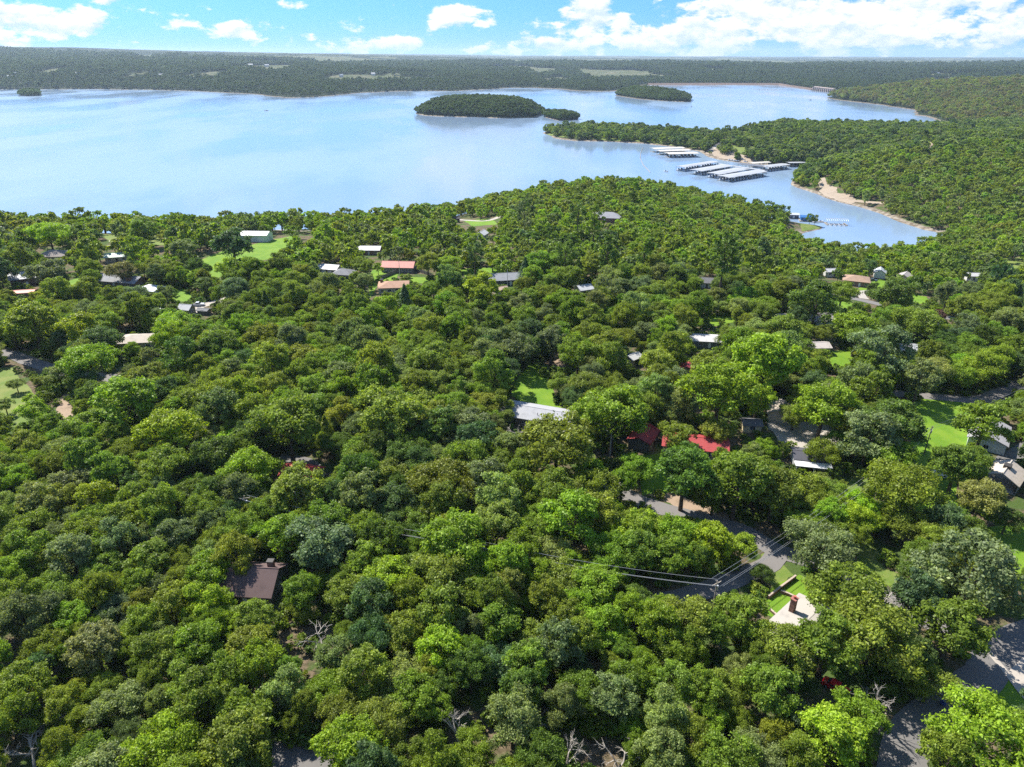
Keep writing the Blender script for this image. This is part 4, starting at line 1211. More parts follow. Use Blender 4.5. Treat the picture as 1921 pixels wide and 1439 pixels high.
def boathouse(label, px, py, Lx, Wy, rot, roof, wall, hw=3.4):
    x, y = L(px, py)
    e = thing('boathouse', label, 'boathouse', (x, y, LAKE + .1), math.radians(rot))
    MB().box(-Lx / 2 - 1.2, Lx / 2 + 1.2, -Wy / 2 - 1.8, Wy / 2 + 1.2, 0, .5).build('float_deck', DECK, e)
    MB().box(-Lx / 2, Lx / 2, -Wy / 2, Wy / 2, .5, hw).build('wall', wall, e)
    R = MB()
    for s in (-1, 1):
        v = [(-Lx / 2 - .6, s * (Wy / 2 + .6), hw), (Lx / 2 + .6, s * (Wy / 2 + .6), hw), (Lx / 2 + .6, 0, hw + 1.3), (-Lx / 2 - .6, 0, hw + 1.3)]
        v2 = [(q[0], q[1], q[2] + .2) for q in v]
        f = [(0, 1, 2, 3), (7, 6, 5, 4), (0, 4, 5, 1), (1, 5, 6, 2), (3, 2, 6, 7), (0, 3, 7, 4)]
        R.add(v + v2, f if s < 0 else [q[::-1] for q in f])
    R.build('roof', roof, e)
    for k in (-.3, .3):
        add_window(e, k * Lx, -Wy / 2 - .02, 1.6, 1.2, 1.0, 0, WHITE)
    MB().box(-.9, .9, -Wy / 2 - .08, -Wy / 2 + .02, .5, 2.6).build('door', WHITE, e)


boathouse('blue-roofed floating boathouse in the cove', 1514, 414, 12, 8, -14, BLUE, BLUE)
boathouse('dark navy boathouse left of the blue-roofed one', 1487, 409, 9, 7, -10, colour('dock_roof', (.45, .47, .50)), NAVY)
x, y = L(1568, 421)
dk = thing('open_dock', 'open canopy dock with moored boats in the cove', 'boat dock', (x, y, LAKE), math.radians(-8))
MB().box(-9, 9, -.8, .8, .05, .5).box(-9, -7.6, -5, 5, .05, .48).box(7.6, 9, -5, 5, .05, .48).build('deck', DECK, dk)
R = MB()
for k in range(11):
    xx = -9 + 1.8 * k
    R.tube([(xx, -5, 4.0), (xx, -2.5, 4.9), (xx, 0, 5.2), (xx, 2.5, 4.9), (xx, 5, 4.0)], .09, 4)
for yy, zz in ((-5, 4.0), (0, 5.2), (5, 4.0)):
    R.tube([(-9, yy, zz), (9, yy, zz)], .09, 4)
R.build('canopy_frame', STEEL, dk)
for xx in (-9, -4.5, 0, 4.5, 9):
    for yy in (-5, 5):
        MB().tube([(xx, yy, -.5), (xx, yy, 4.0)], .08, 5).build('post', STEEL, dk)
for k, xx in enumerate((-5.5, -1.5, 2.5, 6.0)):
    q = rot2(xx, -3.9, math.radians(-8))
    boat(x + q[0], y + q[1], math.radians(-98), 'motorboat moored under the open canopy dock in the cove', 'boats at the open cove dock', .9)
for (px, py, rz) in ((1530, 418, -.4), (1538, 416, -.3), (1528, 411, -.2)):
    boat(*L(px, py), rz, 'dark small boat tied beside the blue boathouse', 'boats beside the blue boathouse', .9)
pr_ = thing('pier', 'thin plank pier beside the blue boathouse', 'pier', (*L(1524, 416), LAKE), math.radians(-20))
for k in range(8):
    MB().box(k * 1.6, k * 1.6 + 1.5, -.8, .8, .2, .42).build('plank', DECK, pr_)
# trailers and boats parked above the marina
for k, (px, py) in enumerate([(1369, 301), (1374, 302), (1379, 302.5), (1384, 303), (1389, 298), (1394, 300), (1398, 304)]):
    x, y, z = G(px, py)
    b = boat(x, y, 2.3, f'boat parked on the sandy marina slope, number {k + 1} counted from the lake', 'boats parked ashore above the marina', .9)
    b.location.z = z + .7

# ------------------------------------------------------------------ dam far across the lake
dm = thing('dam', 'long low earth dam with a gated concrete spillway', 'dam', (*L(1215, 159.5), LAKE))
o0 = Vector((*L(1215, 159.5), LAKE))
P = [Vector((*L(1215, 159.5), LAKE)), Vector((*L(1330, 159), LAKE)), Vector((*L(1462, 159.5), LAKE)), Vector((*L(1482, 163), LAKE)), Vector((*L(1528, 169.8), LAKE))]
B = MB()
vs = []
for p in P:
    q = p - o0
    vs += [(q.x, q.y - 30, -3), (q.x, q.y, 8), (q.x, q.y + 12, 8), (q.x, q.y + 60, -3)]
B.add(vs, [(4 * k + j, 4 * k + j + 1, 4 * k + 5 + j, 4 * k + 4 + j)[::-1] for k in range(len(P) - 1) for j in range(3)])
B.build('embankment', colour('riprap', (.15, .105, .085), rough=.95, scale=.05, fine=.4), dm)
a, b = P[-1] - o0, Vector((*L(1564, 174.2), LAKE)) - o0
CON = colour('spillway_concrete', (.36, .29, .26), rough=.9, scale=.05, fine=.4)
ang = math.atan2(b.y - a.y, b.x - a.x)
ln = (b - a).length
MB().box(0, ln, -5, 6, 13.5, 16).build('spillway_deck', CON, dm, loc=a, rotz=ang)
for k in range(11):
    MB().box(ln * k / 10 - 1.8, ln * k / 10 + 1.8, -10, 8, -2, 13.5).build('pier', CON, dm, loc=a, rotz=ang)
    if k < 10:
        MB().box(ln * k / 10 + 2, ln * (k + 1) / 10 - 2, 0, 2, -2, 9).build('gate', colour('gate_steel', (.10, .09, .09)), dm, loc=a, rotz=ang)

# ------------------------------------------------------------------ far farm buildings
FARMS = [(18, 143, 30), (140, 137, 22), (302, 140, 22), (318, 122, 20), (470, 121, 24), (500, 122, 26), (640, 141, 22), (700, 138, 22), (757, 124, 22), (812, 133, 40), (826, 134, 34), (900, 127, 20), (980, 140, 24), (1075, 143, 26),
         (1585, 132, 24), (1870, 140, 24), (1760, 137, 22), (345, 108, 26), (30, 137, 20), (530, 107, 26)]
WORDS = ['left edge', 'left hills', 'near left point', 'left plain', 'middle plain', 'plain right of the middle', 'wooded point', 'point tip', 'far open field', 'smoky clearing', 'smoky clearing, right one', 'wood above the island', 'pasture', 'hill by the dam',
         'plain beyond the dam', 'far right plain', 'plain above the right arm', 'far left ridge', 'left edge, upper one', 'far middle ridge']
def far_ground(px, py):
    a, v = (px - 960.5) / F_PX, (719.5 - py) / F_PX
    D_ = np.geomspace(2600, 12000, 900)
    dep = D_ / (CP + v * SP)
    zr = CAM_Z + dep * (-SP + v * CP)
    zg = ground_z(a * dep, D_)
    k = np.argmax(zr < zg + 9)
    return a * dep[k], D_[k], zg[k]


for (px, py, s), wd in zip(FARMS, WORDS):
    x, y, z = far_ground(px, py)
    e = thing('farm_building', f'tiny pale farm building across the lake at the {wd}', 'farm building', (x, y, z - 1), .3 * (px % 7))
    s *= y / 4500
    MB().box(-s / 2, s / 2, -s / 4, s / 4, 0, 9).build('wall', colour('wall', (.62, .58, .53)), e)
    MB().add([(-s / 2 - 1, -s / 4 - 1, 9), (s / 2 + 1, -s / 4 - 1, 9), (s / 2 + 1, s / 4 + 1, 9), (-s / 2 - 1, s / 4 + 1, 9), (-s / 2 - 1, 0, 14), (s / 2 + 1, 0, 14)],
             [(0, 1, 5, 4), (2, 3, 4, 5), (1, 2, 5), (3, 0, 4), (3, 2, 1, 0)]).build('roof', colour('metal_roof', (.62, .60, .58)), e)
    FARFREE.append((x, y, 45 * y / 4500))

for c in ((592, 1172, 9, 1185), (858, 1352, 8, 1365), (1015, 1318, 4, 1330), (1160, 1395, 10, 1408), (1055, 1395, 5, 1408), (45, 1385, 8, 1400), (1640, 1282, 12, 1310), (1625, 1072, 16, 1085), (1655, 1068, 14, 1085), (975, 782, 10, 800)):
    CLEAR.append(c)
for c in ((1513, 406, 12, 428), (1487, 403, 8, 428), (1568, 414, 16, 428), (1538, 417, 8, 428)):
    CLEAR.append(c)

# ------------------------------------------------------------------ trees: prototypes
RNG = np.random.default_rng(11)


def unit(n, rng):
    v = rng.normal(size=(n, 3))
    return v / np.linalg.norm(v, axis=1)[:, None]


def leaves(centres, normals, size, rng, var):
    """one kite-shaped spray per centre, facing its normal"""
    n = len(centres)
    r = unit(n, rng)
    u = np.cross(normals, r)
    u /= np.linalg.norm(u, axis=1)[:, None] + 1e-9
    w = np.cross(normals, u)
    s = (size * rng.uniform(.65, 1.25, n))[:, None]
    droop = normals * s * .18
    v = np.stack([centres - u * s, centres + w * s * .55 + droop, centres + u * s, centres - w * s * .55 + droop], 1).reshape(-1, 3)
    f = np.arange(n * 4).reshape(-1, 4)
    return v, f, np.repeat(var, 4)


def crown_oak(seed, R, hz, zc, puffs, per, leaf, fill=.07, lob=.30, low=-.35):
    """broad crown of billowing leaf puffs round the limb ends"""
    rng = np.random.default_rng(seed)
    ga = math.pi * (3 - math.sqrt(5))
    maj = max(5, puffs // 8)                          # main limbs, each carrying a lobe of the crown
    k = np.arange(maj) + .5
    z = 1 - k / maj * (1 - low)
    th = ga * k + rng.normal(0, .35, maj) + rng.uniform(0, 6.28)
    rr = np.sqrt(np.maximum(0, 1 - z * z))
    md = np.stack([rr * np.cos(th), rr * np.sin(th), z], 1) + rng.normal(0, .14, (maj, 3))
    md /= np.linalg.norm(md, axis=1)[:, None]
    mc = md * rng.uniform(.42, .74, maj)[:, None]
    which = np.arange(puffs) % maj
    pd = unit(puffs, rng) + md[which] * .75 + np.array([0, 0, .35])
    pd /= np.linalg.norm(pd, axis=1)[:, None]
    ctr = mc[which] + pd * rng.uniform(.16, .46, puffs)[:, None]
    d = ctr / (np.linalg.norm(ctr, axis=1)[:, None] + 1e-6)
    ctr = ctr * np.array([R, R, hz]) + np.array([0, 0, zc])
    pr = rng.uniform(.10, .235, puffs) * R
    C_, N_, V_ = [], [], []
    for i in range(puffs):
        n = int(per * (pr[i] / (.20 * R)) ** 2)
        q = unit(n, rng)
        bias = d[i] * .45 + np.array([0, 0, .75])
        q = q + bias * rng.uniform(.2, 1.0, (n, 1))
        q /= np.linalg.norm(q, axis=1)[:, None]
        rsh = np.where(rng.uniform(0, 1, n) < .2, rng.uniform(1.0, 1.5, n), rng.uniform(.45, 1.08, n) ** .7)
        p = ctr[i] + q * (pr[i] * rsh)[:, None] * np.array([1, 1, .62])
        nn = q * .55 + unit(n, rng) * .75 + np.array([0, 0, .40])
        nn /= np.linalg.norm(nn, axis=1)[:, None]
        C_.append(p)
        N_.append(nn)
        V_.append(np.clip(rng.normal(.5 + rng.normal(0, .10), .17, n), 0, 1))
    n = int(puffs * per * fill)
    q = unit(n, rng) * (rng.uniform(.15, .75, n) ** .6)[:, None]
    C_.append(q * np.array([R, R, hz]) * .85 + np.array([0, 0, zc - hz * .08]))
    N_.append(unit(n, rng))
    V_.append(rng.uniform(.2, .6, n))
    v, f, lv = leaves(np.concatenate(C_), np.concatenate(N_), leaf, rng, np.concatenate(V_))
    return v, f, lv, ctr


def crown_cone(seed, R, z0, z1, n, leaf):
    """narrow cedar / pine shape of drooping sprays"""
    rng = np.random.default_rng(seed)
    t = rng.uniform(0, 1, n) ** .8
    a = rng.uniform(0, 6.283, n)
    tier = 1 + .22 * np.sin(t * 40 + 2 * np.sin(a * 3 + seed))
    prof = np.minimum(1, (1 - t) * 1.25 + .06) * np.minimum(1, t * 6 + .5)
    r = R * prof * tier * rng.uniform(.45, 1, n) ** .5
    p = np.stack([r * np.cos(a), r * np.sin(a), z0 + t * (z1 - z0) + rng.normal(0, .12, n)], 1)
    nn = np.stack([np.cos(a), np.sin(a), np.full(n, .7)], 1) + unit(n, rng) * .7
    nn /= np.linalg.norm(nn, axis=1)[:, None]
    return leaves(p, nn, leaf, rng, np.clip(rng.normal(.45, .16, n), 0, 1))


def crown_mesh(name, v, f, lv):
    me = np_mesh(name, v, f, [LEAF])
    at = me.attributes.new('leafvar', 'FLOAT', 'POINT')
    at.data.foreach_set('value', lv.astype(np.float32))
    return me


def trunk_mb(rng, h, r, tips, bend=.5):
    """trunk with limbs that run out to some of the leaf puffs"""
    mb = MB()
    bx, by = rng.uniform(-bend, bend, 2)
    fork = h * .55
    axis = [(0, 0, -.6), (bx * .2, by * .2, h * .25), (bx * .6, by * .6, fork), (bx, by, h * .95)]
    mb.tube(axis, [r * 1.35, r, r * .8, r * .18], 7)
    for p in tips:
        p = Vector(p)
        t0 = rng.uniform(.35, .8)
        s = Vector((bx * t0, by * t0, h * (.28 + .45 * t0)))
        m = s.lerp(p, .55) + Vector((rng.uniform(-.3, .3), rng.uniform(-.3, .3), -.12 * (p - s).length + .35))
        e = s.lerp(p, .92)
        mb.tube([s, m, e], [r * .42, r * .26, r * .08], 5, cap=False)
    return mb


OAK = []     # (crown mesh, trunk mesh, crown radius, height)
for i in range(9):
    rng = np.random.default_rng(100 + i)
    R = [4.6, 5.2, 5.8, 4.2, 5.0, 6.2, 4.8, 5.4, 4.4][i]
    hz = R * [.80, .66, .62, 1.0, .78, .58, .9, .72, .95][i]
    zc = hz * .75 + [3.4, 3.6, 3.8, 3.2, 3.6, 3.8, 3.3, 3.5, 3.0][i]
    v, f, lv, ctr = crown_oak(200 + i, R, hz, zc, 96 + (i % 3) * 12, 118, .225)
    top = float(v[:, 2].max())
    cm = crown_mesh('oak_crown', v, f, lv)
    sel = ctr[np.argsort(rng.uniform(0, 1, len(ctr)))[:11]]
    tm = trunk_mb(rng, zc + hz * .35, .20 + .02 * R, sel).mesh('oak_trunk')
    tm.materials.append(BARK)
    OAK.append((cm, tm, R, top))
PINE = []
for i in range(3):
    rng = np.random.default_rng(300 + i)
    R, h = 3.4 + .5 * i, 17 + i
    v, f, lv, ctr = crown_oak(310 + i, R, 6.3, h - 6.2, 56, 70, .27, low=-.8, lob=.45)
    cm = crown_mesh('pine_crown', v, f, lv)
    tm = trunk_mb(rng, h - 1.5, .24, ctr[::5], .25).mesh('pine_trunk')
    tm.materials.append(BARK)
    PINE.append((cm, tm, R, h))
CEDAR = []
for i in range(3):
    R, h = 2.3 + .3 * i, 8.5 + .8 * i
    v, f, lv = crown_cone(330 + i, R, .5, h, 3000, .22)
    cm = crown_mesh('cedar_crown', v, f, lv)
    tm = MB().tube([(0, 0, -.4), (0, 0, h * .9)], [.22, .04], 6).mesh('cedar_trunk')
    tm.materials.append(BARK)
    CEDAR.append((cm, tm, R, h))


def dead_mesh(seed, h, spread):
    rng = np.random.default_rng(seed)
    mb = MB()

    def grow(p, d, ln, r, lev):
        q = p + d * ln
        mid = p.lerp(q, .5) + Vector(rng.normal(0, .06 * ln, 3))
        mb.tube([p, mid, q], [r, r * .8, r * .55], 5 if lev < 2 else 4, cap=False)
        if lev >= 4:
            return
        for _ in range(int(rng.integers(3, 5)) if lev < 2 else int(rng.integers(2, 4))):
            nd = (d + Vector(rng.normal(0, .55 * spread, 3)) + Vector((0, 0, .05))).normalized()
            s = p.lerp(q, float(rng.uniform(.45, 1.0)))
            grow(s, nd, ln * float(rng.uniform(.55, .8)), r * .55, lev + 1)
    grow(Vector((0, 0, -.3)), Vector((rng.normal(0, .08), rng.normal(0, .08), 1)).normalized(), h * .42, .24, 0)
    me = mb.mesh('dead_branches')
    me.materials.append(DEADWOOD)
    return me


DEAD = [dead_mesh(400 + i, h_, s_) for i, (h_, s_) in enumerate([(8.5, 1.0), (8.0, .9), (7.0, 1.2)])]

TINT = {  # leaf colours of the kinds of tree seen in the picture
    'mid': (.178, .255, .026), 'olive': (.198, .255, .028), 'lime': (.245, .365, .020), 'yellow': (.275, .345, .018), 'deep': (.112, .180, .026),
    'grey': (.180, .232, .085), 'bright': (.200, .315, .022), 'pale': (.225, .290, .080), 'blue': (.098, .168, .052), 'purple': (.15, .075, .07), 'brown': (.21, .20, .07)}
SHADE = {'mid': 'mid green', 'olive': 'olive green', 'lime': 'lime green', 'yellow': 'yellow-green', 'deep': 'dark green', 'grey': 'grey-green', 'bright': 'bright green',
         'pale': 'pale green', 'blue': 'blue-green', 'purple': 'purple-leaved', 'brown': 'browning'}


def jitter_tint(c, rng, s=.10):
    k = 1 + rng.normal(0, s)
    return [max(.01, c[0] * k * (1 + rng.normal(0, .07))), max(.015, c[1] * k), max(.006, c[2] * k * (1 + rng.normal(0, .12)))]


def plant(kind, name, proto, x, y, sc, rz, tint, label, cat, group=None, crown_label=None, zs=1.0, z=None, tilt=0.0):
    cm, tm, R, top = proto
    e = thing(name, label, cat, (x, y, gz1(x, y) if z is None else z), rz, group)
    e.scale = (sc, sc, sc * zs)
    if tilt:
        e.rotation_euler = (0, tilt, rz)
    c = link('crown', cm, e)
    c['tint'] = [float(t) for t in tint]
    link('trunk', tm, e)
    return e

# ------------------------------------------------------------------ trees: planting
CLEAR_A = np.array(CLEAR) if CLEAR else np.zeros((0, 4))
NOTREE_A = np.array(NOTREE) if NOTREE else np.zeros((0, 3))


def blocked(x, y, z, r, h):
    """would this crown hide a place the photograph shows, or stand on a road, lawn or house?"""
    if len(NOTREE_A) and (np.hypot(NOTREE_A[:, 0] - x, NOTREE_A[:, 1] - y) < NOTREE_A[:, 2]).any():
        return True
    if len(CLEAR_A) == 0:
        return False
    cx, cy, d = proj(x, y, z + h * .62)
    rx, ry = r * F_PX / d, (h * .36 + r * .35) * F_PX / d
    bx, by, _ = proj(x, y, z)
    A = CLEAR_A
    q = np.hypot((A[:, 0] - cx) / (rx * .92 + A[:, 2]), (A[:, 1] - cy) / (ry * .92 + A[:, 2]))
    front = by > A[:, 3] - A[:, 2] * .4
    return bool(((q < 1) & front).any())


# trees one can recognise in the photograph: crown centre px, crown half width px, kind, leaf colour, label
SPECIAL = [
    (1150, 783, 62, 'oak', 'bright', 'big bright green oak between the long grey roof and the red metal roof'),
    (1045, 835, 72, 'oak', 'olive', 'broad rounded oak directly in front of the long grey-roofed house'),
    (1195, 880, 33, 'oak', 'bright', 'slim bright green tree in front of the red metal roof'),
    (1285, 890, 56, 'oak', 'deep', 'dark broad oak on the bank above the asphalt road'),
    (1545, 765, 58, 'oak', 'bright', 'tall bright green oak standing on the pale gravel yard'),
    (1537, 1025, 66, 'oak', 'grey', 'large round grey-green tree at the fork of the asphalt road'),
    (1825, 1075, 80, 'oak', 'grey', 'very wide grey-green oak at the lower end of the broad lawn'),
    (1890, 975, 28, 'oak', 'deep', 'small lone oak on the broad lawn in front of the pavilion'),
    (1795, 875, 45, 'oak', 'mid', 'oak with a dark leaning trunk in the middle of the broad lawn'),
    (1668, 805, 56, 'oak', 'deep', 'dense dark oak at the left border of the broad lawn'),
    (1672, 862, 42, 'oak', 'bright', 'bright bushy oak on the lawn edge below the utility pole'),
    (1690, 920, 70, 'oak', 'mid', 'wide oak with several trunks at the foot of the broad lawn'),
    (1845, 800, 46, 'oak', 'mid', 'spreading oak in front of the white garage'),
    (1840, 935, 42, 'oak', 'pale', 'pale green oak just in front of the pavilion'),
    (1545, 850, 34, 'oak', 'mid', 'oak leaning over the dark roof with the white porch'),
    (1630, 820, 52, 'oak', 'grey', 'grey-green oak shading the right end of the gravel yard'),
    (1350, 735, 70, 'oak', 'lime', 'large yellowish oak left of the gravel yard and sheds'),
    (1330, 700, 40, 'oak', 'mid', 'oak with a curved leaning trunk beside the gravel drive'),
    (730, 1095, 46, 'oak', 'lime', 'lime green tree standing clear in the woods right of the brown roof'),
    (605, 1020, 62, 'oak', 'grey', 'large grey-green oak beyond the brown-roofed house'),
    (845, 498, 24, 'oak', 'lime', 'round vivid green tree right of the pink-roofed house'),
    (905, 545, 34, 'oak', 'yellow', 'bright yellow-green bushy tree in front of the small tan shed'),
    (1008, 495, 28, 'oak', 'bright', 'light green airy tree right of the long dark house'),
    (1580, 552, 32, 'oak', 'mid', 'oak with a bare straight trunk on the lawn by the upper road'),
    (1530, 570, 44, 'oak', 'deep', 'dense dark oak left of the lawn by the upper road'),
    (1680, 555, 40, 'oak', 'deep', 'round dark oak beside the upper road'),
    (435, 462, 34, 'oak', 'blue', 'large dark blue-green oak below the white shop building'),
    (343, 468, 22, 'oak', 'grey', 'round dark grey oak on the open lawns'),
    (252, 472, 20, 'oak', 'deep', 'compact dark green tree near the pale green roof'),
    (92, 442, 34, 'oak', 'lime', 'yellow-green oak behind the tan hipped roof near the bluff'),
    (430, 507, 24, 'oak', 'lime', 'lime green tree on the lawns below the white shop building'),
    (270, 432, 26, 'oak', 'olive', 'rounded oak on the bluff lawns'),
    (325, 610, 36, 'oak', 'bright', 'dense bright oak beside the pale beige roof'),
    (150, 622, 36, 'oak', 'yellow', 'yellow-topped oak above the left road'),
    (190, 640, 34, 'oak', 'blue', 'dark blue-green oak beside the yellow-topped oak'),
    (60, 608, 46, 'oak', 'mid', 'wide spreading oak above the sunlit left road'),
    (90, 518, 34, 'oak', 'grey', 'pale grey-green oak hiding the dark brick house'),
    (225, 510, 26, 'oak', 'brown', 'thin browning tree in front of the long grey roofs'),
    (168, 680, 48, 'oak', 'bright', 'bright oak with dark limbs over the left road'),
    (238, 760, 56, 'oak', 'bright', 'tall bright green tree rising from the left woods'),
    (325, 812, 54, 'oak', 'yellow', 'wide yellow-green crown in the left woods'),
    (428, 830, 34, 'oak', 'lime', 'small lime crown next to the wide yellow-green crown'),
    (182, 940, 40, 'oak', 'yellow', 'vivid yellow-green tree in the lower left woods'),
    (470, 885, 50, 'oak', 'lime', 'bright oak beside the small red-roofed cabin'),
    (560, 925, 52, 'oak', 'olive', 'broad oak hiding the front of the small red-roofed cabin'),
    (540, 800, 62, 'oak', 'mid', 'big rounded oak above the small red-roofed cabin'),
    (735, 780, 66, 'oak', 'olive', 'large domed oak in the central woods'),
    (830, 910, 60, 'oak', 'olive', 'big olive oak in the central woods below the long grey roof'),
    (1075, 975, 56, 'oak', 'bright', 'bright oak left of the leafy thicket by the road'),
    (850, 1020, 66, 'oak', 'bright', 'broad bright oak in the middle of the lower woods'),
    (1430, 1077, 22, 'oak', 'deep', 'small dark tree on the verge between the two roads'),
    (1592, 1122, 66, 'oak', 'olive', 'wide oak overhanging the pale roof with the brick chimney'),
    (1640, 1190, 80, 'oak', 'olive', 'sprawling oak between the pale roof and the lower road'),
    (1780, 1180, 62, 'oak', 'mid', 'bright-edged oak beside the wide asphalt road'),
    (1605, 1350, 50, 'oak', 'bright', 'emerald green tree above the red car'),
    (1288, 1162, 56, 'oak', 'olive', 'round oak behind the utility pole with the wires'),
    (1850, 1390, 90, 'oak', 'lime', 'big lime oak in the bottom right corner'),
    (1560, 1390, 60, 'oak', 'lime', 'lime oak at the bottom edge beside the lower road'),
    (660, 1400, 60, 'oak', 'lime', 'lime oak beside the shaded asphalt pad'),
    (300, 1400, 70, 'oak', 'lime', 'wide lime oak at the bottom edge left of the asphalt pad'),
    (440, 1400, 60, 'oak', 'olive', 'olive oak between the lime oak and the asphalt pad'),
    (830, 1090, 60, 'oak', 'olive', 'wide olive oak at the centre of the lower woods'),
    (825, 1215, 48, 'oak', 'lime', 'tall lime-topped oak in the middle of the lower woods'),
    (140, 1160, 34, 'oak', 'bright', 'pointed bright green tree in the lower left woods'),
    (1200, 1130, 32, 'oak', 'deep', 'narrow dark tree among the lower central oaks'),
    (1490, 780, 30, 'oak', 'olive', 'small olive oak beside the tan shed'),
    (1552, 1205, 60, 'oak', 'mid', 'oak crown spreading over the right part of the pale flat roof'),
    (1478, 1225, 54, 'oak', 'olive', 'oak in front of the pale flat roof with the brick chimney'),
    (1745, 1285, 46, 'oak', 'mid', 'oak leaning over the lower asphalt road beside the bleached bare tree'),
    (1200, 998, 44, 'oak', 'bright', 'bright leafy crown at the left end of the roadside thicket'),
    (1262, 1006, 46, 'oak', 'bright', 'bright leafy crown in the middle of the roadside thicket'),
    (1332, 1016, 42, 'oak', 'lime', 'lime green crown at the right of the roadside thicket'),
    (1388, 1030, 30, 'oak', 'bright', 'small bright crown at the right tip of the roadside thicket'),
    (1175, 978, 28, 'oak', 'mid', 'small crown between the thicket and the asphalt road'),
    (1300, 1000, 27, 'oak', 'bright', 'small bright crown at the back of the roadside thicket'),
    (1385, 905, 58, 'oak', 'mid', 'wide oak on the bank right of the dark broad oak'),
    (1452, 925, 52, 'oak', 'mid', 'oak on the bank above the road fork'),
    (1340, 930, 44, 'oak', 'deep', 'dark oak standing low on the road bank'),
    (62, 775, 26, 'oak', 'lime', 'small lime tree at the lower end of the sunny meadow'),
    (110, 705, 24, 'oak', 'grey', 'grey-green bush tree between the meadow and the left road'),
    (1388, 1160, 50, 'oak', 'olive', 'olive oak standing below the weathered utility pole'),
    (1268, 822, 34, 'oak', 'mid', 'oak crown hanging over the left part of the red-roofed house'),
    (1342, 812, 30, 'oak', 'olive', 'oak crown hanging over the right end of the red-roofed house'),
    (30, 722, 15, 'oak', 'pale', 'pale shrub in the upper part of the sunny meadow'),
    (58, 752, 14, 'oak', 'lime', 'yellow-green shrub in the lower part of the sunny meadow'),
    (8, 760, 16, 'oak', 'pale', 'pale shrub at the picture edge of the sunny meadow'),
    (72, 715, 13, 'oak', 'mid', 'small shrub at the wood side of the sunny meadow'),
    (1360, 472, 29, 'pine', 'deep', 'massive dark pine with a bright left edge above the middle houses'),
    (985, 395, 17, 'pine', 'blue', 'tall twin-trunked pine near the far driveway'),
    (1060, 470, 22, 'pine', 'deep', 'dark pine left of the twin pines of the middle woods'),
    (1140, 465, 24, 'pine', 'deep', 'tall dark pine behind the white-roofed cabin'),
    (1210, 462, 24, 'pine', 'bright', 'tall bright pine in the middle woods'),
    (1085, 400, 20, 'pine', 'deep', 'dark pine in front of the far grey-roofed house'),
    (1115, 412, 20, 'pine', 'bright', 'brighter pine beside the far grey-roofed house'),
    (860, 722, 19, 'pine', 'bright', 'slender pine with a bare trunk in the central woods'),
    (890, 470, 18, 'pine', 'blue', 'slender pine right of the round vivid green tree'),
    (248, 905, 20, 'pine', 'deep', 'small dark green pine in the lower left woods'),
    (612, 812, 19, 'cedar', 'olive', 'olive cone-shaped cedar above the dark drive'),
    (834, 762, 15, 'cedar', 'deep', 'small dark pointed cedar left of the long grey roof'),
    (500, 578, 17, 'cedar', 'deep', 'dark pointed cedar among the upper left houses'),
    (760, 570, 20, 'cedar', 'blue', 'dark cedar in front of the tan-roofed house'),
    (985, 512, 16, 'cedar', 'blue', 'blue-green cedar at the right end of the long dark house'),
    (1760, 593, 12, 'oak', 'purple', 'small purple-leaved tree beside the upper road'),
    (1610, 620, 42, 'oak', 'bright', 'domed bright green oak below the upper road'),
    (1720, 605, 44, 'oak', 'mid', 'oak with a sunlit top beside the steep grey roof'),
    (1655, 665, 56, 'oak', 'grey', 'large silver-green oak in the right middle woods'),
    (1470, 625, 40, 'oak', 'olive', 'olive oak in front of the mauve-roofed house'),
    (1440, 680, 62, 'oak', 'lime', 'wide yellowish oak in the right middle woods'),
]
PROTO = {'oak': OAK, 'pine': PINE, 'cedar': CEDAR}
CAT = {'oak': 'tree', 'pine': 'pine tree', 'cedar': 'cedar tree'}
TREES = []      # x, y, r, h, kind, proto index, scale, rz, tint key, label
rng = np.random.default_rng(77)
cells = {}


def cell_add(x, y, r):
    cells.setdefault((int(x // 8), int(y // 8)), []).append((x, y, r))


def crowded(x, y, r, k):
    ci, cj = int(x // 8), int(y // 8)
    for i in range(ci - 2, ci + 3):
        for j in range(cj - 2, cj + 3):
            for (a, b, q) in cells.get((i, j), ()):
                if (a - x) ** 2 + (b - y) ** 2 < ((r + q) * k) ** 2:
                    return True
    return False


for n_, (px, py, rp, kind, tk, lab) in enumerate(SPECIAL):
    pr = PROTO[kind]
    pi = n_ % len(pr)
    cm, tm, R0, H0 = pr[pi]
    frac = {'oak': .58, 'pine': .70, 'cedar': .48}[kind]
    h = 9.0
    for _ in range(6):
        x, y, g = G(px, py, h * frac)
        d = proj(x, y, g + h * frac)[2]
        r = rp * d / F_PX
        sc = r / R0
        h = H0 * sc
        if kind == 'pine':
            h = max(h, 12.5)
    zs = h / (H0 * sc)
    TREES.append((x, y, r, h, kind, pi, sc, rng.uniform(0, 6.28), tk, lab, g, zs))
    cell_add(x, y, r)

# random woodland between them
NEAR_Y, MAXR = 830.0, 1150.0
darts = []
lim = math.tan(math.radians(39.5))


def pick_tint(x, y, u):
    if y > 430 and u < .5:
        return ('mid', 'pale', 'bright', 'olive')[int(u * 8)]
    k = vnoise(np.array([x / 26.0]), np.array([y / 26.0]), 3)[0] * .55 + u * .45
    for t, key in ((.24, 'deep'), (.29, 'blue'), (.37, 'grey'), (.56, 'mid'), (.67, 'olive'), (.72, 'pale'), (.88, 'bright'), (1.1, 'lime')):
        if k < t:
            return key


def try_tree(x, y, r, dens):
    if crowded(x, y, r, dens):
        return
    darts.append((x, y, r))
    cell_add(x, y, r)


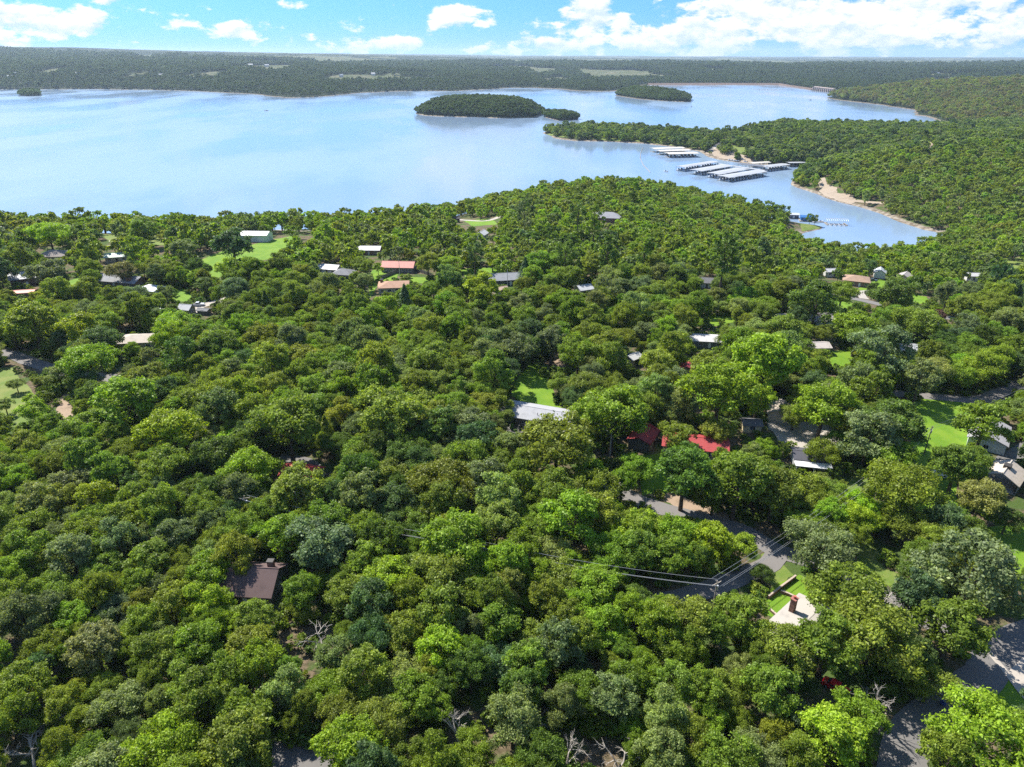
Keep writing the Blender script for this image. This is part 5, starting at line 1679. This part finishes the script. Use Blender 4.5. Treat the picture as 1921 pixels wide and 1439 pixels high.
for r_lo, r_hi, n, dens in ((4.9, 6.3, 6200, .62), (3.7, 4.9, 14000, .60), (2.6, 3.6, 18000, .58)):
    yy = np.where(rng.uniform(0, 1, n) < .22, np.sqrt(rng.uniform(38 ** 2, 230 ** 2, n)), np.sqrt(rng.uniform(38 ** 2, NEAR_Y ** 2, n)))
    xx = rng.uniform(-1, 1, n) * (yy * lim + 25)
    rr = rng.uniform(r_lo, r_hi, n)
    zz, sm_, sf_ = ground_z(xx, yy, True)
    rr = rr * np.interp(yy, [50, 210], [.64, 1.0])
    for x, y, r, z, s in zip(xx, yy, rr, zz, sm_):
        if z > LAKE + 1.2 and s > 3:
            try_tree(x, y, r, dens)
D = np.array(darts)
DZ = ground_z(D[:, 0], D[:, 1])
keep = []
for (x, y, r), z in zip(D, DZ):
    i = int(rng.integers(0, len(OAK)))
    cm, tm, R0, H0 = OAK[i]
    sc = r / R0
    zs = rng.uniform(.95, 1.3) * (1.0 if r > 3.6 else 1.15)
    h = H0 * sc * zs
    if blocked(x, y, z, r, h):
        continue
    keep.append((x, y, r, h, 'oak', i, sc, rng.uniform(0, 6.28), pick_tint(x, y, rng.uniform()), None, z, zs))
TREES += keep

# the 300 that show largest are objects; the rest of the wood is one object
def shown(t):
    x, y, r, h = t[:4]
    px, py, d = proj(x, y, t[10] + h * .6)
    rp = r * F_PX / d
    if px < -rp * .5 or px > 1921 + rp * .5 or py > 1439 + rp * .45:
        return 0
    return rp


TREES.sort(key=lambda t: (-(t[9] is not None), -shown(t)))
N_OBJ = 300
solo, mass = TREES[:N_OBJ], TREES[N_OBJ:]
LAND = [  # landmarks that the remaining labels refer to
    (470, 1075, 'brown-roofed house'), (1010, 770, 'long grey-roofed house'), (565, 875, 'small red-roofed cabin'), (1210, 812, 'red metal roof'),
    (1485, 1130, 'brick chimney'), (1337, 1090, 'wired utility pole'), (1740, 825, 'dark utility pole'), (1885, 880, 'pavilion'), (1565, 1290, 'red car'), (590, 1170, 'bare grey tree'),
    (570, 1415, 'shaded asphalt pad'), (1870, 1240, 'concrete road band'), (860, 1350, 'dead treetops'), (1490, 805, 'gravel yard'), (325, 812, 'wide yellow crown'), (182, 940, 'vivid yellow tree'),
    (730, 1095, 'lone lime tree'), (1290, 1000, 'roadside thicket'), (1250, 955, 'asphalt road bend'), (20, 740, 'sunny meadow'), (735, 780, 'large domed oak'), (40, 1390, 'corner dead branches'), (1160, 1390, 'bottom dead branches')]
ORD = ['nearest', 'second', 'third', 'fourth', 'fifth', 'sixth', 'seventh', 'eighth', 'ninth', 'tenth', 'eleventh', 'twelfth', 'thirteenth', 'fourteenth']
cand = {}
for k, t in enumerate(solo):
    if t[9]:
        continue
    px, py, _ = proj(t[0], t[1], t[10] + t[3] * .6)
    size = 'broad' if t[2] > 4.9 else 'slender' if t[2] < 3.7 else 'middle-sized'
    dd = [((px - a) ** 2 + ((py - b) * 1.3) ** 2, a, b, nm) for a, b, nm in LAND]
    d2, a, b, nm = min(dd)
    ddx, ddy = px - a, (py - b) * 1.3
    way = ('right of' if ddx > 0 else 'left of') if abs(ddx) > abs(ddy) else ('in front of' if ddy > 0 else 'beyond')
    cand.setdefault((size, SHADE[t[8]], way, nm), []).append((d2, k))
names = {}
for (size, sh, way, nm), lst in cand.items():
    lst.sort()
    for i, (d2, k) in enumerate(lst):
        names[k] = f'{size} {sh} oak {way} the {nm}' if len(lst) == 1 else f'{size} {sh} oak {way} the {nm}, {ORD[min(i, 13)]} of these'
for k, (x, y, r, h, kind, i, sc, rz, tk, lab, z, zs) in enumerate(solo):
    plant(kind, {'oak': 'oak_tree', 'pine': 'pine_tree', 'cedar': 'cedar_tree'}[kind], PROTO[kind][i], x, y, sc, rz, jitter_tint(TINT[tk], rng), lab or names[k], CAT[kind],
          {'oak': 'oaks of the near woodland', 'pine': 'pines among the houses', 'cedar': 'cedars in the woods'}[kind], zs=zs, z=z)


# ------------------------------------------------------------------ trees: the rest of the woods (one object per wood, instanced on points)
HIDDEN = bpy.data.collections.new('tree_kinds')        # not linked to the scene: only a library for the woods
LOW = bpy.data.collections.new('distant_tree_kinds')


def merged(name, parts, coll):
    vs, fs, mi, lv, o = [], [], [], [], 0
    for me, k in parts:
        v = np.empty(len(me.vertices) * 3, np.float32)
        me.vertices.foreach_get('co', v)
        v = v.reshape(-1, 3)
        for p in me.polygons:
            fs.append(tuple(i + o for i in p.vertices))
            mi.append(k)
        if 'leafvar' in me.attributes:
            a = np.empty(len(v), np.float32)
            me.attributes['leafvar'].data.foreach_get('value', a)
        else:
            a = np.full(len(v), .5, np.float32)
        vs.append(v)
        lv.append(a)
        o += len(v)
    me = bpy.data.meshes.new(name)
    me.from_pydata(np.concatenate(vs).tolist(), [], fs)
    me.materials.append(LEAF)
    me.materials.append(BARK)
    me.polygons.foreach_set('material_index', mi)
    at = me.attributes.new('leafvar', 'FLOAT', 'POINT')
    at.data.foreach_set('value', np.concatenate(lv))
    ob = bpy.data.objects.new(name, me)
    coll.objects.link(ob)


for i, (cm, tm, R0, H0) in enumerate(OAK):
    merged(f'wood_oak_{i:02d}', [(cm, 0), (tm, 1)], HIDDEN)
for i in range(6):                                         # far trees, unit radius 5
    R = 5.0
    hz = [3.9, 3.4, 4.4, 3.6, 4.8, 3.2][i]
    v, f, lv, ctr = crown_oak(500 + i, R, hz, hz * .75 + 2.6, 46, 11, .78, fill=.2)
    cm = crown_mesh('far_crown', v, f, lv)
    tm = MB().tube([(0, 0, -.8), (0, 0, 5)], [.4, .15], 4).mesh('far_trunk')
    merged(f'far_oak_{i:02d}', [(cm, 0), (tm, 1)], LOW)


def scatter(name, label, coll, pts, scl, rot, var, tint):
    me = bpy.data.meshes.new(name)
    n = len(pts)
    me.vertices.add(n)
    me.vertices.foreach_set('co', np.asarray(pts, np.float32).ravel())
    for nm, ty, key, dat in (('scl', 'FLOAT_VECTOR', 'vector', scl), ('rot', 'FLOAT_VECTOR', 'vector', rot), ('tint', 'FLOAT_VECTOR', 'vector', tint)):
        a = me.attributes.new(nm, ty, 'POINT')
        a.data.foreach_set(key, np.asarray(dat, np.float32).ravel())
    a = me.attributes.new('variant', 'INT', 'POINT')
    a.data.foreach_set('value', np.asarray(var, np.int32))
    ob = link(name, me)
    ng = bpy.data.node_groups.new(name, 'GeometryNodeTree')
    ng.interface.new_socket('Geometry', in_out='INPUT', socket_type='NodeSocketGeometry')
    ng.interface.new_socket('Geometry', in_out='OUTPUT', socket_type='NodeSocketGeometry')
    g = NT(ng)
    gi, go = g.n('NodeGroupInput'), g.n('NodeGroupOutput')
    ci = g.n('GeometryNodeCollectionInfo')
    ci.inputs['Collection'].default_value = coll
    ci.inputs['Separate Children'].default_value = True
    ci.inputs['Reset Children'].default_value = True
    ip = g.n('GeometryNodeInstanceOnPoints')
    ip.inputs['Pick Instance'].default_value = True
    na = {}
    for nm, ty in (('scl', 'FLOAT_VECTOR'), ('rot', 'FLOAT_VECTOR'), ('variant', 'INT')):
        nd = g.n('GeometryNodeInputNamedAttribute', data_type=ty)
        nd.inputs['Name'].default_value = nm
        na[nm] = nd.outputs[0]
    ng.links.new(gi.outputs[0], ip.inputs['Points'])
    ng.links.new(ci.outputs[0], ip.inputs['Instance'])
    ng.links.new(na['variant'], ip.inputs['Instance Index'])
    ng.links.new(na['rot'], ip.inputs['Rotation'])
    ng.links.new(na['scl'], ip.inputs['Scale'])
    ng.links.new(ip.outputs[0], go.inputs[0])
    md = ob.modifiers.new('trees', 'NODES')
    md.node_group = ng
    tag(ob, label, 'woodland', None, 'stuff')
    return ob


NEAR_LIMIT = 330.0
M1 = [t for t in mass if t[1] < NEAR_LIMIT]
M2 = [t for t in mass if t[1] >= NEAR_LIMIT]


def arrays(M, low):
    pts = [(t[0], t[1], t[10]) for t in M]
    if low:
        scl = [(t[2] / 5.0, t[2] / 5.0, t[2] / 5.0 * t[11]) for t in M]
        var = rng.integers(0, 6, len(M))
    else:
        scl = [(t[6], t[6], t[6] * t[11]) for t in M]
        var = [t[5] for t in M]
    rot = [(0, 0, t[7]) for t in M]
    tint = [jitter_tint(TINT[t[8]], rng) for t in M]
    return pts, scl, rot, var, tint


scatter('woodland', 'the many other oaks of the near woods and house lots', HIDDEN, *arrays(M1, False))
scatter('woodland', 'oak woods on the lake bluff and its slopes', LOW, *arrays(M2, True))

# low growth that fills the gaps between trunks
yy = np.sqrt(rng.uniform(40 ** 2, 330 ** 2, 11000))
xx = rng.uniform(-1, 1, 11000) * (yy * lim + 10)
zz = ground_z(xx, yy)
U = []
for x, y, z in zip(xx, yy, zz):
    r = rng.uniform(.8, 2.3)
    if not blocked(x, y, z, r, r * 1.3):
        U.append((x, y, r, 0, 'oak', 0, 0, rng.uniform(0, 6.28), 'deep' if rng.uniform() < .45 else 'mid', None, z - r * .55, 1.0))
scatter('undergrowth', 'low shrubs and saplings on the woodland floor', LOW, *arrays(U, True))


def far_wood(name, label, inside, n, spacing, seed, r_of, tints, ybox, xbox, shade=1.0):
    g = np.random.default_rng(seed)
    yy = g.uniform(*ybox, n)
    xx = g.uniform(*xbox, n)
    zz, sm, sf = ground_z(xx, yy, True)
    k = inside(xx, yy, zz, sm, sf)
    xx, yy, zz = xx[k], yy[k], zz[k]
    R = np.hypot(xx, yy)
    rad = r_of(R, g.uniform(0, 1, len(R)))
    occ, out = {}, []
    for x, y, z, r in zip(xx, yy, zz, rad):
        c = spacing * r
        key = (int(x // (c * 1.15)), int(y // (c * 1.15)), int(math.log(r) * 4))
        if key in occ:
            continue
        occ[key] = 1
        if y > 1150 and x < 470 and y < 1480 and g.uniform() < .42:
            continue
        px, py, d = proj(x, y, z)
        if px < -80 or px > 2000:
            continue
        if len(CLEAR_A) and y < 1400:
            rp = r * F_PX / d
            if (np.hypot(CLEAR_A[:, 0] - px, CLEAR_A[:, 1] - (py - rp)) < CLEAR_A[:, 2] + rp * .5).any():
                continue
        out.append((x, y, z, r))
    A = np.array(out)
    tk = g.choice(len(tints), len(A))
    base = np.array([TINT[t] for t in tints])[tk]
    nz = fbm(A[:, 0] / 90, A[:, 1] / 90, seed)[:, None]
    tint = base * shade * (.75 + .5 * nz) * g.uniform(.85, 1.15, (len(A), 1))
    s = A[:, 3] / 5.0
    return scatter(name, label, LOW, A[:, :3], np.stack([s, s, s * g.uniform(.85, 1.2, len(s))], 1), np.stack([s * 0, s * 0, g.uniform(0, 6.28, len(s))], 1), g.integers(0, 6, len(s)), tint)


far_wood('woodland', 'dense oak woods on the right bank beyond the cove', lambda x, y, z, sm, sf: (sm > 3) & (z > LAKE + 1.2) & (x > 45) & (y > 830) & (y < 1480),
         60000, 1.25, 5, lambda R, u: 3.0 + 4.6 * u * u, ['mid', 'deep', 'deep', 'blue', 'grey', 'mid', 'pale', 'blue'], (830, 1480), (45, 1300))
far_wood('woodland', 'tree-covered hillside across the right arm of the lake', lambda x, y, z, sm, sf: (sm > 4) & (z > LAKE + 1.5) & (y >= 1480), 60000, 1.5, 6,
         lambda R, u: (4.5 + 3 * u) * np.maximum(1, R / 2000), ['brown', 'olive', 'grey', 'olive', 'brown'], (1480, 3700), (300, 3400))
for i, lab in enumerate(['dark wooded island in the middle of the lake', 'low wooded islet between the island and the peninsula', 'smaller wooded island near the dam', 'tiny wooded islet far out in the open lake']):
    b = np.array(ISL[i])
    far_wood('island_woodland', lab, lambda x, y, z, sm, sf, i=i: sdist(ISL[i], x, y) > (2 if i < 3 else -3), 9000, 1.15, 40 + i, lambda R, u: (4.0 + 2.5 * u) * (1.0 if i < 3 else .9) * np.maximum(1, R / 2400),
             ['deep', 'blue', 'blue', 'deep'], (b[:, 1].min(), b[:, 1].max()), (b[:, 0].min(), b[:, 0].max()), .75)
def far_free(x, y):
    k = np.ones(len(x), bool)
    for a, b, r in FARFREE:
        k &= np.hypot(x - a, y - b) > r
    return k


far_wood('woodland', 'wooded shore and hills on the far side of the lake', lambda x, y, z, sm, sf: (sf > 8) & (z > LAKE + 2) & (meadow(x, y, sf) < .45) & far_free(x, y), 170000, 1.3, 9,
         lambda R, u: (3.6 + 2.6 * u) * np.maximum(1, R / 2300), ['deep', 'blue', 'blue', 'deep'], (2500, 6500), (-5000, 5000), .6)

# ------------------------------------------------------------------ bare trees
for k, (px, py, hh, i, tl, lab) in enumerate([
        (592, 1180, 8.5, 0, .45, 'bare grey tree with curling branches below the brown-roofed house'), (858, 1358, 7, 1, .3, 'bare twiggy treetop left of the yellowing trees at the bottom'),
        (1015, 1325, 6.5, 2, .5, 'small bare treetop among the pale oaks at the bottom'), (1165, 1400, 8, 0, .4, 'wide bare tree with grey twigs at the bottom edge'),
        (1060, 1400, 6.5, 1, .3, 'bare dying tree among yellowing leaves at the bottom edge'), (45, 1395, 8, 2, .6, 'bare branches lying over the canopy in the bottom left corner'), (1645, 1295, 8.5, 1, .15, 'bleached bare tree rising beside the red car'),
        (1645, 1085, 8, 2, 1.25, 'bare grey tree toppled beside the lower road'), (968, 792, 7.5, 0, .2, 'bare grey tree against the long grey roof'), (800, 795, 6.5, 2, .4, 'bare brown branches in the central woods'),
        (1250, 690, 7.5, 1, .2, 'thinning grey tree left of the red shed'), (75, 1330, 6.5, 1, .5, 'small bare twigs poking from the lower left woods')]):
    x, y, g = G(px, py, 6.0)
    e = thing('bare_tree', lab, 'dead tree', (x, y, g), 1.7 * k, 'bare trees in the woods')
    e.rotation_euler = (0, tl, 1.7 * k)
    s = hh / 8.0
    e.scale = (s * 1.25, s * 1.25, s * 1.25)
    link('branches', DEAD[i], e)
    if tl > 1:
        e.location.z += .6
# small leafy thicket along the road
rngt = np.random.default_rng(5)

# ------------------------------------------------------------------ smoke and air
def volume(name, verts, faces, dens, col, aniso, label):
    me = bpy.data.meshes.new(name)
    me.from_pydata(verts, [], faces)
    m, n = new_mat(name)
    pv_ = n.n('ShaderNodeVolumePrincipled', ins={'Color': (*col, 1), 'Density': dens, 'Anisotropy': aniso})
    n.n('ShaderNodeOutputMaterial', ins={'Volume': pv_.outputs[0]})
    me.materials.append(m)
    o = link(name, me)
    tag(o, label, None, None, 'stuff')
    return o


hx, z0, z1 = 28000, -56.0, float(max(230.0, 12 + max(v.co.z for v in bpy.data.objects['ground'].data.vertices)))
volume('haze', [(-hx, -hx, z0), (hx, -hx, z0), (hx, hx, z0), (-hx, hx, z0), (-hx, -hx, z1), (hx, -hx, z1), (hx, hx, z1), (-hx, hx, z1)],
       [(3, 2, 1, 0), (4, 5, 6, 7), (0, 1, 5, 4), (1, 2, 6, 5), (2, 3, 7, 6), (3, 0, 4, 7)], HAZE_DENSITY, (.66, .84, 1.0), .2, 'thin pale summer haze over the whole valley')
